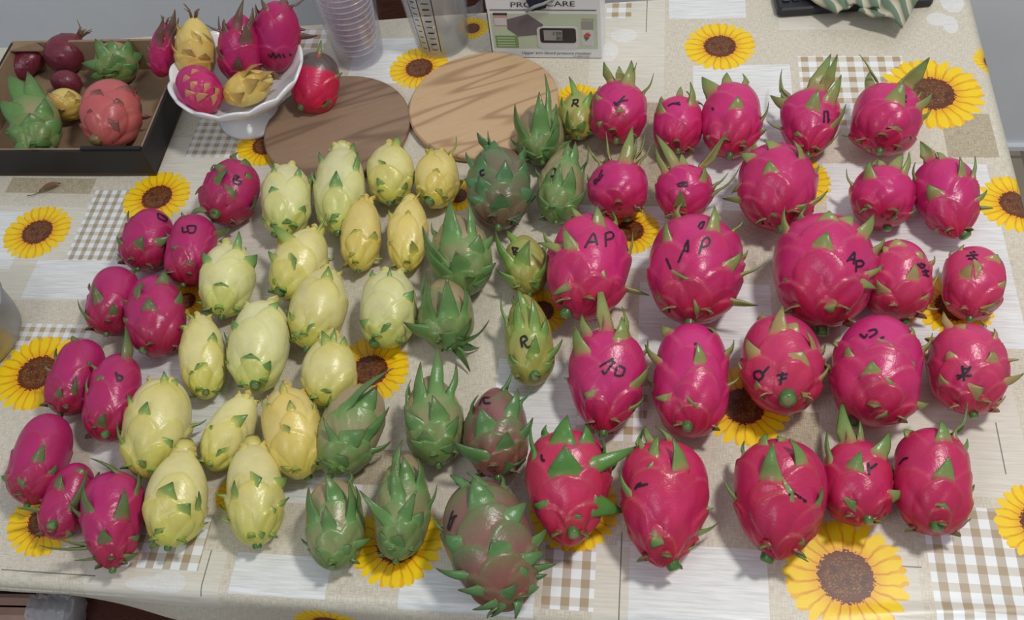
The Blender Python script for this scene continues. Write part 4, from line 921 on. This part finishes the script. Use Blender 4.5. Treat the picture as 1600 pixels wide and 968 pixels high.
# ------------------------------------------------------------------ chopping boards
def chopping_board(px, py, rx, mat, label, th=0.011):
    c = at(px, py); R = pxr(px, py, rx)
    o = thing('chopping_board', (c[0], c[1], ZT+0.001), label, 'chopping board')
    MB().lathe([(R-0.002, 0.0), (R, 0.002), (R, th-0.002), (R-0.002, th), (R*0.5, th), (0.0005, th)], 96).build('board', mat, o, False)
    return o
chopping_board(529, 206, 111, wood_mat('grey_brown_wood', (96, 72, 58), (136, 110, 90), (160, 132, 106), -0.42, 2.0, 0.6, 5, 0.7, (72, 50, 48)),
               'round dark grey-brown wooden chopping board, the left of two')
chopping_board(757, 170, 116, wood_mat('light_oak_wood', (136, 98, 68), (190, 156, 120), (210, 178, 138), -0.45, 2.0, 0.55, 7, 0.35, (122, 84, 70)),
               'round light oak chopping board, the right of two')

# ------------------------------------------------------------------ cardboard tray
M_BLACK = simple_mat('black_printed_cardboard', (30, 27, 28), 0.55, 0.15)
M_CARD = simple_mat('brown_cardboard', (150, 124, 98), 0.85, 0.08, 60)
p0 = at(245, 275); p1 = at(0, 275)
dx = (p1-p0); dx /= np.linalg.norm(dx); dy = np.array([dx[1], -dx[0], 0]);
if dy[1] < 0: dy = -dy
pb = at(240, 61, 0.055); depth = float((pb-p0)@dy); pl = at(22, 60, 0.055); width = float((pl-p0)@dx)
tr = thing('cardboard_tray', (p0[0], p0[1], ZT+0.001), 'shallow black cardboard tray with brown inside, in the back left corner', 'tray', rz=math.atan2(-dx[1], -dx[0]))
W_, D_, H_ = width, depth, 0.055
MB().box(-W_, 0, 0, D_, 0.0, 0.004).build('tray_floor', M_CARD, tr)
MB().box(-W_, 0, 0, 0.004, 0.0, H_*0.8).build('front_wall', M_BLACK, tr)
MB().box(-W_, 0, D_-0.004, D_, 0.0, H_).build('back_wall', M_CARD, tr)
MB().box(-0.004, 0, 0.004, D_-0.004, 0.0, H_*0.8).build('side_wall', M_BLACK, tr)
MB().box(-W_, -W_+0.004, 0.004, D_-0.004, 0.0, H_).build('side_wall', M_BLACK, tr)
MB().box(-W_+0.004, -0.004, 0.004, 0.0065, 0.004, H_*0.8).build('lining', M_CARD, tr)
MB().box(-0.0065, -0.004, 0.0065, D_-0.004, 0.004, H_*0.8).build('lining', M_CARD, tr)
MB().box(-W_+0.004, -W_+0.0065, 0.0065, D_-0.004, 0.004, H_).build('lining', M_CARD, tr)
MB().add([(-W_+0.0065, D_-0.006, H_), (-W_+0.04, D_-0.006, H_), (-W_+0.05, D_-0.006, H_-0.014), (-W_+0.0065, D_-0.022, H_),
          (-W_+0.0065, D_-0.006, H_+0.002), (-W_+0.04, D_-0.006, H_+0.002), (-W_+0.05, D_-0.006, H_-0.012), (-W_+0.0065, D_-0.022, H_+0.002)],
         [(0, 1, 2, 3), (7, 6, 5, 4), (0, 4, 5, 1), (1, 5, 6, 2), (2, 6, 7, 3), (3, 7, 4, 0)]).build('corner_flap', M_CARD, tr)
MB().box(-0.085, -0.004, 0.002, 0.0072, H_*0.8, H_*0.8+0.003).build('front_flap', M_BLACK, tr)

# ------------------------------------------------------------------ scalloped white bowl on a foot
t = NT('white_porcelain'); co = t.n('ShaderNodeTexCoord').outputs['Object']
t.principled(t.mix(t.noise(co, 8.0), L4((226, 228, 232)), L4((240, 240, 242))), 0.15, Specular_IOR_Level=0.6); M_PORC = t.m
bc_ = at(398, 180); bw_ = thing('footed_bowl', (bc_[0], bc_[1], ZT+0.001), 'white porcelain footed bowl with scalloped rim holding dragon fruit', 'bowl')
def scal(r, z, a, i):
    k = max(0.0, (z-0.045)/0.036)
    s = abs(math.cos(7*a))
    return r*(1+0.02*k*(s-0.5)), z+0.006*k*(s-0.6)
MB().lathe([(0.018, 0.040), (0.034, 0.042), (0.055, 0.050), (0.071, 0.063), (0.083, 0.079), (0.086, 0.0815), (0.088, 0.0795), (0.076, 0.061),
            (0.058, 0.045), (0.034, 0.036), (0.018, 0.034)], 112, wob=scal).build('bowl_body', M_PORC, bw_, True)
MB().lathe([(0.0004, 0.042), (0.02, 0.040), (0.03, 0.034), (0.026, 0.024), (0.034, 0.012), (0.046, 0.005), (0.048, 0.0), (0.044, 0.0), (0.03, 0.008), (0.0004, 0.012)], 64).build('foot', M_PORC, bw_, True)

# ------------------------------------------------------------------ clear plastic: cups and jug
def clear_mat(name, tint, gloss=0.18, milk=0.1):
    t = NT(name)
    tr_ = t.n('ShaderNodeBsdfTransparent'); tr_.inputs[0].default_value = (*lin(tint), 1)
    gl = t.n('ShaderNodeBsdfGlossy'); gl.inputs['Roughness'].default_value = 0.12; gl.inputs[0].default_value = (0.9, 0.92, 0.95, 1)
    df = t.n('ShaderNodeBsdfDiffuse'); df.inputs[0].default_value = (0.75, 0.77, 0.8, 1)
    fr = t.n('ShaderNodeLayerWeight'); fr.inputs[0].default_value = 0.18
    m1 = t.n('ShaderNodeMixShader'); m1.inputs[0].default_value = milk; t.put(m1.inputs[1], tr_.outputs[0]); t.put(m1.inputs[2], df.outputs[0])
    m2 = t.n('ShaderNodeMixShader'); t.put(m2.inputs[0], t.math('MINIMUM', t.math('MULTIPLY_ADD', fr.outputs['Facing'], 0.35, gloss*0.2), 0.5)); t.put(m2.inputs[1], m1.outputs[0]); t.put(m2.inputs[2], gl.outputs[0])
    t.t.links.new(m2.outputs[0], t.out.inputs[0]); return t.m
M_CLEAR = clear_mat('clear_plastic', (250, 250, 252), 0.1, 0.05)
M_CLEAR2 = clear_mat('clear_plastic_inner', (254, 250, 251), 0.05, 0.025)
M_JUG = clear_mat('frosted_plastic', (246, 246, 246), 0.05, 0.14)
M_RIM = clear_mat('clear_plastic_rim', (250, 248, 250), 0.8, 0.5)
cc_ = at(563, 86)
o = thing('plastic_tumbler', (cc_[0], cc_[1], ZT+0.001), 'large clear plastic tumbler holding a stack of small cups, beside the white bowl', 'tumbler')
MB().lathe([(0.0004, 0.0), (0.031, 0.0), (0.0335, 0.003), (0.0375, 0.05), (0.0425, 0.12), (0.0445, 0.16), (0.046, 0.162), (0.0436, 0.162),
            (0.0412, 0.12), (0.0362, 0.05), (0.032, 0.005), (0.0004, 0.003)], 56).build('tumbler_wall', M_CLEAR, o, True)
for i in range(13):
    z = ZT+0.006+i*0.0095; f = 0.0285+0.0007*i
    c = tag(MB().lathe([(0.0004, 0.001), (f*0.74, 0.001), (f*0.8, 0.004), (f*0.97, 0.0145), (f+0.0012, 0.015), (f+0.0014, 0.0163), (f*0.95, 0.0163), (f*0.76, 0.005), (0.0004, 0.0025)], 40)
            .build('plastic_cup', M_CLEAR2, None, True), 'small clear plastic cup nested in the stack inside the tall tumbler', 'cup', 'clear cups nested in the tumbler')
    c.location = (float(cc_[0]), float(cc_[1]), z)
    MB().lathe([(f+0.0010, 0.0148), (f+0.0020, 0.0152), (f+0.0020, 0.0162), (f+0.0008, 0.0168), (f-0.0002, 0.0160)], 40).build('rim', M_RIM, c, True)
jc = at(692, 66); jg = thing('measuring_jug', (jc[0], jc[1], ZT+0.001), 'frosted plastic measuring jug with black graduations, beside the boxed monitor', 'jug')
JP = [(0.0004, 0.0), (0.034, 0.0), (0.037, 0.003), (0.049, 0.13), (0.0505, 0.14), (0.0487, 0.14), (0.0472, 0.13), (0.0353, 0.005), (0.0004, 0.003)]
MB().lathe(JP, 56).build('jug_body', M_JUG, jg, True)
def jr(z): return 0.037+(z-0.003)*0.0945
ca = math.atan2(-jc[1]+0.0, -jc[0]-0.0)   # direction towards the viewer's side
ha = ca+1.25
hd = np.array([math.cos(ha), math.sin(ha), 0])
MB().tube([hd*(jr(0.05)-0.002)+np.array([0, 0, 0.05]), hd*(jr(0.05)+0.018)+np.array([0, 0, 0.058]), hd*(jr(0.09)+0.026)+np.array([0, 0, 0.09]), hd*(jr(0.125)+0.018)+np.array([0, 0, 0.122]), hd*(jr(0.125)-0.002)+np.array([0, 0, 0.126])], 0.007, 10).build('handle', M_JUG, jg, True)
M_PRINT = simple_mat('black_print', (32, 32, 36), 0.6)
mb = MB()
def jline(a0, z0, a1, z1, w):
    n = 10; v = []; f = []
    for i in range(n+1):
        a = a0+(a1-a0)*i/n; z = z0+(z1-z0)*i/n; r = jr(z)+0.0004
        if abs(a1-a0) > 1e-6: v += [(r*math.cos(a), r*math.sin(a), z-w/2), (r*math.cos(a), r*math.sin(a), z+w/2)]
        else: v += [(r*math.cos(a-w/2/r), r*math.sin(a-w/2/r), z), (r*math.cos(a+w/2/r), r*math.sin(a+w/2/r), z)]
    for i in range(n): f.append((2*i, 2*i+1, 2*i+3, 2*i+2))
    mb.add(v, f)
ja = ca-0.12
jline(ja, 0.014, ja, 0.125, 0.0012); jline(ja-0.42, 0.014, ja-0.42, 0.125, 0.0012); jline(ja-0.75, 0.018, ja-0.75, 0.125, 0.001)
for i, z in enumerate(np.linspace(0.018, 0.12, 11)):
    jline(ja-0.30, z, ja-0.1, z, 0.0024 if i % 2 else 0.0016); jline(ja-0.66, z, ja-0.52, z, 0.0014)
mb.build('graduations', M_PRINT, jg)

# ------------------------------------------------------------------ boxed blood pressure monitor
M_WHITE = simple_mat('white_glossy_card', (226, 228, 230), 0.35, 0.02)
a_, b_ = at(770, 90), at(941, 92); ex = b_-a_; BW = float(np.linalg.norm(ex)); ex /= BW
BH, BD = 0.125, 0.06
bx = thing('blood_pressure_monitor_box', (a_[0], a_[1], ZT+0.001), 'white and green cardboard box of an upper arm blood pressure monitor', 'box', rz=math.atan2(ex[1], ex[0]))
MB().box(0, BW, 0, BD, 0, BH, 0.0012).build('carton', M_WHITE, bx)
def flat(name, x0, x1, z0, z1, mat, lift=0.0006, sk=0.0):
    # printed areas on the front face; x, z as fractions of the face
    X0, X1, Z0, Z1 = x0*BW, x1*BW, z0, z1
    v = [(X0, -lift, Z0), (X1, -lift, Z0), (X1+sk, -lift, Z1), (X0+sk, -lift, Z1), (X0, 0.0003, Z0), (X1, 0.0003, Z0), (X1+sk, 0.0003, Z1), (X0+sk, 0.0003, Z1)]
    return MB().add(v, [(0, 1, 2, 3), (0, 4, 5, 1), (1, 5, 6, 2), (2, 6, 7, 3), (3, 7, 4, 0)]).build(name, mat, bx)
M_LG = simple_mat('pale_green_print', (186, 200, 176), 0.4, 0.05); M_DG = simple_mat('green_print', (112, 150, 92), 0.4, 0.05)
M_GREY = simple_mat('grey_print', (108, 100, 108), 0.4, 0.1); M_LGREY = simple_mat('light_grey_print', (204, 202, 206), 0.4, 0.03)
M_DARK = simple_mat('dark_print', (42, 36, 44), 0.35, 0.1); M_LCD = simple_mat('lcd_print', (150, 152, 150), 0.4, 0.04)
M_ROSE = simple_mat('pink_print', (196, 150, 156), 0.4, 0.05); M_HEART = simple_mat('red_print', (190, 80, 70), 0.4, 0.05); M_LEAF = simple_mat('heart_green_print', (70, 110, 70), 0.4)
k = 0.00111
def zpx(y): return (91-y)*k*0.99
flat('printed_panel', 0.03, 0.965, zpx(76), zpx(24), M_LG, 0.0004)
flat('printed_line', 0.03, 0.96, zpx(19.6), zpx(18.8), M_DARK)
flat('printed_line', 0.0, 0.006, 0.0, zpx(18), M_DARK)
flat('printed_photo', 0.055, 0.18, zpx(43), zpx(24), M_ROSE); flat('printed_photo_top', 0.055, 0.18, zpx(26.5), zpx(24), M_DARK, 0.0008)
flat('printed_photo', 0.06, 0.175, zpx(41), zpx(31), M_LGREY, 0.0008)
flat('printed_green_note', 0.05, 0.255, zpx(75.5), zpx(57), M_DG)
for i in range(4): flat('printed_note_line', 0.065, 0.225, zpx(61.2+i*4), zpx(60+i*4), M_LG, 0.0008)
MB().add([(0.17*BW, -0.0008, zpx(33)), (0.36*BW, -0.0008, zpx(25)), (0.49*BW, -0.0008, zpx(40)), (0.45*BW, -0.0008, zpx(55)), (0.26*BW, -0.0008, zpx(58)), (0.17*BW, -0.0008, zpx(47)),
          (0.17*BW, 0.0002, zpx(33)), (0.36*BW, 0.0002, zpx(25)), (0.49*BW, 0.0002, zpx(40)), (0.45*BW, 0.0002, zpx(55)), (0.26*BW, 0.0002, zpx(58)), (0.17*BW, 0.0002, zpx(47))],
         [(5, 4, 3, 2, 1, 0)]+[(i, (i+1) % 6, 6+(i+1) % 6, 6+i) for i in range(6)]).build('printed_cuff', M_GREY, bx)
def rrect(name, x0, x1, z0, z1, r, mat, lift):
    v = []
    for cx, cz, a0 in ((x1-r, z1-r, 0), (x0+r, z1-r, 90), (x0+r, z0+r, 180), (x1-r, z0+r, 270)):
        for i in range(5):
            a = math.radians(a0+i*22.5); v.append((cx+r*math.cos(a), -lift, cz+r*math.sin(a)))
    n = len(v); v += [(p[0], 0.0002, p[2]) for p in v]
    return MB().add(v, [tuple(range(n))]+[(i, n+i, n+(i+1) % n, (i+1) % n) for i in range(n)]).build(name, mat, bx)
rrect('printed_monitor', 0.43*BW, 0.80*BW, zpx(75.5), zpx(43), 0.006, M_LGREY, 0.001)
rrect('printed_monitor_face', 0.455*BW, 0.775*BW, zpx(67), zpx(45), 0.004, M_DARK, 0.0013)
flat('printed_screen', 0.49, 0.655, zpx(63), zpx(48), M_LCD, 0.0016)
flat('printed_photo', 0.825, 0.93, zpx(47), zpx(35), M_LCD); flat('printed_photo', 0.825, 0.93, zpx(71), zpx(49), M_LGREY)
MB().add([(0.84*BW, -0.0009, zpx(56)), (0.875*BW, -0.0009, zpx(51)), (0.91*BW, -0.0009, zpx(55)), (0.875*BW, -0.0009, zpx(60))], [(0, 1, 2, 3)]).build('printed_heart', M_HEART, bx)
MB().add([(0.84*BW, -0.0010, zpx(57)), (0.875*BW, -0.0010, zpx(59)), (0.895*BW, -0.0010, zpx(59)), (0.862*BW, -0.0010, zpx(64))], [(0, 1, 2, 3)]).build('printed_heart', M_LEAF, bx)
def text(body, size, x, z, mat, lift=0.0009, stretch=1.0):
    cu = bpy.data.curves.new('lettering', 'FONT'); cu.body = body; cu.size = size
    ob = bpy.data.objects.new('lettering', cu); COL.objects.link(ob)
    dg = bpy.context.evaluated_depsgraph_get(); dg.update()
    me = bpy.data.meshes.new_from_object(ob.evaluated_get(dg))
    bpy.data.objects.remove(ob); me.name = 'lettering'; me.materials.clear(); me.materials.append(mat)
    co = np.zeros(len(me.vertices)*3, np.float32); me.vertices.foreach_get('co', co); co = co.reshape(-1, 3)
    new = np.stack([x+co[:, 0]*stretch, np.full(len(co), -lift), z+co[:, 1]], 1).astype(np.float32)
    me.vertices.foreach_set('co', new.ravel()); me.update()
    o = bpy.data.objects.new('lettering', me); COL.objects.link(o); o.parent = bx; return o
text('PRO', 0.0115, 0.215*BW, zpx(15), M_PRINT, 0.0009, 1.35); text('CARE', 0.0115, 0.525*BW, zpx(13.5), M_PRINT, 0.0009, 1.35)
text('Upper arm blood pressure monitor', 0.0064, 0.275*BW, zpx(85.0), M_PRINT, 0.0009, 1.02)
text('PC-ABPM 3150', 0.0034, 0.74*BW, zpx(89), M_GREY, 0.0009)
text('120', 0.0085, 0.565*BW, zpx(55), M_DARK, 0.002); text('80', 0.0085, 0.6*BW, zpx(62), M_DARK, 0.002)
text('WHO', 0.0048, 0.83*BW, zpx(34), M_HEART, 0.0009, 1.3)
# dark cuff and tube hanging over the box
M_NAVY = simple_mat('navy_fabric', (34, 38, 52), 0.85, 0.2, 200)
top = BH+0.001
cf = thing('arm_cuff', (float(a_[0]), float(a_[1]), ZT+0.001), 'dark navy cuff and grey tube draped over the monitor box', 'cuff', rz=math.atan2(ex[1], ex[0]))
MB().add([(0.40*BW, -0.0035, zpx(19)), (0.53*BW, -0.004, zpx(14)), (0.555*BW, -0.004, zpx(2)), (0.60*BW, -0.003, top), (0.30*BW, -0.003, top), (0.375*BW, -0.0035, zpx(8)),
          (0.40*BW, -0.001, zpx(19)), (0.53*BW, -0.001, zpx(14)), (0.555*BW, -0.001, zpx(2)), (0.60*BW, -0.001, top), (0.30*BW, -0.001, top), (0.375*BW, -0.001, zpx(8))],
         [(0, 1, 2, 3, 4, 5)]+[(i, 6+i, 6+(i+1) % 6, (i+1) % 6) for i in range(6)]).build('cuff_flap', M_NAVY, cf)
MB().box(0.05*BW, 0.95*BW, -0.004, BD*0.8, top+0.0015, top+0.02, 0.006).build('cuff_roll', M_NAVY, cf)
MB().tube([(0.36*BW, -0.006, zpx(17)), (0.44*BW, -0.0075, zpx(9)), (0.52*BW, -0.0075, zpx(5)), (0.62*BW, -0.006, zpx(-2)), (0.66*BW, -0.004, top+0.01)], 0.0022, 8).build('tube', M_LCD, cf, True)

# ------------------------------------------------------------------ keyboard-like black device and folded cloth
M_PLAST = simple_mat('black_plastic', (34, 34, 40), 0.45, 0.1); M_KEY = simple_mat('key_plastic', (54, 54, 62), 0.5, 0.1)
k0, k1 = at(1214, 29), at(1457, 12); e = k1-k0; KW = float(np.linalg.norm(e)); KA = math.atan2(e[1], e[0])
kb = thing('keyboard', (k0[0], k0[1], ZT+0.001), 'black keyboard at the back edge of the table', 'keyboard', rz=KA)
KD = 0.075
MB().box(0, KW, 0, KD, 0, 0.014, 0.004).build('case', M_PLAST, kb)
kp = MB().box(0, 0.0095, 0, 0.0095, 0.0142, 0.0172, 0.0015); first = None
for r in range(4):
    for c in range(15):
        if first is None: q = first = kp.build('key', M_KEY, kb)
        else: q = first.copy(); COL.objects.link(q)
        q.location = (0.008+c*0.0128, 0.014+r*0.0135, 0)
t = NT('striped_cloth'); co = t.n('ShaderNodeTexCoord').outputs['Object']; s_ = t.n('ShaderNodeSeparateXYZ'); t.put(s_.inputs[0], co)
w = t.math('FRACT', t.math('MULTIPLY', t.math('ADD', s_.outputs[0], t.math('MULTIPLY', t.noise(co, 9.0), 0.02)), 55.0))
t.principled(t.ramp(w, [(0.0, L4((96, 116, 96))), (0.42, L4((112, 130, 108))), (0.5, L4((198, 194, 176))), (0.8, L4((176, 166, 140))), (1.0, L4((90, 108, 94)))]), 0.9); M_STRIPE = t.m
q0 = at(1318, 5, 0.02)
fc = thing('folded_cloth', (q0[0], q0[1], ZT+0.0195), 'green and cream striped cloth crumpled on the keyboard', 'cloth', rz=0.3)
def clothfold(name, x0, x1, ln, ang, z, seed):
    n, m_ = 12, 10; v = []; f = []; r_ = random.Random(seed); ph = r_.uniform(0, 6)
    for layer in (0, 1):
        for i in range(n):
            for j in range(m_):
                u, w_ = i/(n-1), j/(m_-1); x = x0+(x1-x0)*u; y = -0.018+ln*w_
                zz = z+0.004*math.sin(u*9+ph)+0.003*math.sin(w_*6+ph*2)+0.006*math.sin(math.pi*u)-(0.0035 if layer else 0)
                v.append((x*math.cos(ang)-y*math.sin(ang), x*math.sin(ang)+y*math.cos(ang), max(zz, -0.0005)))
    o_ = n*m_
    for i in range(n-1):
        for j in range(m_-1):
            a = i*m_+j; f.append((a, a+m_, a+m_+1, a+1)); f.append((o_+a, o_+a+1, o_+a+m_+1, o_+a+m_))
    for i in range(n-1): f.append((i*m_, o_+i*m_, o_+i*m_+m_, i*m_+m_))
    for j in range(m_-1): f.append((j, j+1, o_+j+1, o_+j)); a = (n-1)*m_+j; f.append((a, o_+a, o_+a+1, a+1))
    mesh_obj(name, v, f, M_STRIPE, fc, True)
clothfold('cloth_fold', -0.03, 0.02, 0.085, 0.35, 0.005, 1); clothfold('cloth_fold', 0.0, 0.045, 0.085, -0.45, 0.012, 2); clothfold('cloth_fold', 0.025, 0.085, 0.07, -0.75, 0.006, 3)

# ------------------------------------------------------------------ metal pot at the left edge
t = NT('brushed_aluminium'); co = t.n('ShaderNodeTexCoord').outputs['Object']
t.principled(t.mix(t.noise(co, 40.0, 4.0), L4((150, 150, 152)), L4((182, 182, 184))), 0.42, Metallic=0.85); M_ALU = t.m
e0 = at(21, 497, 0.03); PR = 0.06
po = thing('metal_pot', (e0[0]-PR, e0[1]-0.012, ZT+0.001), 'dull aluminium pot cut off by the left edge', 'pot')
MB().lathe([(0.0004, 0.001), (PR*0.9, 0.001), (PR*0.97, 0.006), (PR, 0.02), (PR, 0.055), (PR+0.003, 0.058), (PR+0.002, 0.061), (PR-0.003, 0.059), (PR-0.004, 0.02), (PR*0.88, 0.006), (0.0004, 0.005)], 72).build('pot_wall', M_ALU, po, True)
hx_ = MB().tube([(-PR+0.002, -0.02, 0.045), (-PR-0.025, -0.018, 0.048), (-PR-0.025, 0.018, 0.048), (-PR+0.002, 0.02, 0.045)], 0.005, 8).build('handle', M_ALU, po, True)

# ------------------------------------------------------------------ dried leaf on the cloth
lf = at(78, 297)
dl = thing('dried_leaf', (lf[0], lf[1], ZT+0.002), 'small curled brown dried leaf on the cloth below the tray', 'leaf', rz=0.55)
v = []; f = []
for i in range(9):
    s = i/8; w_ = 0.0045*math.sin(math.pi*min(1, s*0.92+0.04)); zc = 0.001+0.003*math.sin(math.pi*s)
    v += [(-0.012+0.028*s, -w_, zc+0.002), (-0.012+0.028*s, 0, zc), (-0.012+0.028*s, w_, zc+0.0025)]
for i in range(8):
    for j in range(2): f.append((i*3+j, i*3+3+j, i*3+4+j, i*3+j+1))
mesh_obj('blade', v, f, M_DRY, dl, True)
MB().tube([(-0.011, 0, 0.0015), (-0.02, -0.001, 0.0015), (-0.028, 0.002, 0.0012)], 0.0006, 6).build('stalk', M_DRY, dl, True)

# ------------------------------------------------------------------ bench pushed under the front edge, wrapped bundle on it, cabinet behind
bn = thing('wooden_bench', (-0.75, 0.12, 0), 'dark reddish-brown wooden bench under the front left of the table', 'bench')
MB().box(-0.42, 0.42, -0.14, 0.40, 0.42, 0.455, 0.008).build('seat', M_BROWN, bn)
for lx in (-0.38, 0.38):
    for ly in (-0.1, 0.36): MB().box(lx-0.022, lx+0.022, ly-0.022, ly+0.022, 0, 0.4195, 0.004).build('leg', M_BROWN, bn)
M_FILM = clear_mat('plastic_film', (235, 228, 226), 0.5, 0.12)
M_PALE = simple_mat('pale_pink_parcel', (188, 152, 136), 0.45, 0.1, 40)
w0 = at(45, 948, -0.24)
bu = thing('wrapped_parcel', (w0[0], w0[1], 0.456), 'pale parcel with crumpled clear plastic end on the bench', 'parcel', rz=0.05)
MB().box(-0.2, 0.02, -0.016, 0.020, 0.0, 0.05, 0.012).build('parcel', M_PALE, bu)
v = []; f = []; n, m_ = 14, 18; rr_ = random.Random(5)
for i in range(n):
    for j in range(m_):
        a = 2*math.pi*j/m_; k_ = 1+0.10*math.sin(a*7+i*1.9)+rr_.uniform(-0.06, 0.06); s = i/(n-1)
        v.append((-0.004+0.052*s, (0.024*math.cos(a))*k_+0.002, max(0.001, 0.027+0.027*math.sin(a)*k_)))
for i in range(n-1):
    for j in range(m_): f.append((i*m_+j, i*m_+(j+1) % m_, i*m_+m_+(j+1) % m_, i*m_+m_+j))
f.append(tuple((n-1)*m_+j for j in range(m_)))
mesh_obj('plastic_wrap', v, f, clear_mat('crumpled_film', (246, 232, 228), 0.5, 0.5), bu, True)
wc = thing('wooden_cabinet', (-0.32, 1.40, 0), 'dark brown wooden cabinet standing behind the table by the wall', 'cabinet')
MB().box(-0.13, 0.16, -0.12, 0.18, 0.06, 0.80, 0.004).build('body', M_BROWN, wc)
MB().box(-0.115, 0.012, -0.135, -0.121, 0.10, 0.76, 0.003).build('door', M_BROWN, wc)
MB().box(0.018, 0.145, -0.135, -0.121, 0.10, 0.76, 0.003).build('door', M_BROWN, wc)
MB().box(-0.15, 0.18, -0.15, 0.2, 0.801, 0.83, 0.006).build('top', M_BROWN, wc)
for lx in (-0.115, 0.145):
    for ly in (-0.1, 0.16): MB().box(lx-0.015, lx+0.015, ly-0.015, ly+0.015, 0, 0.06).build('foot', M_BROWN, wc)
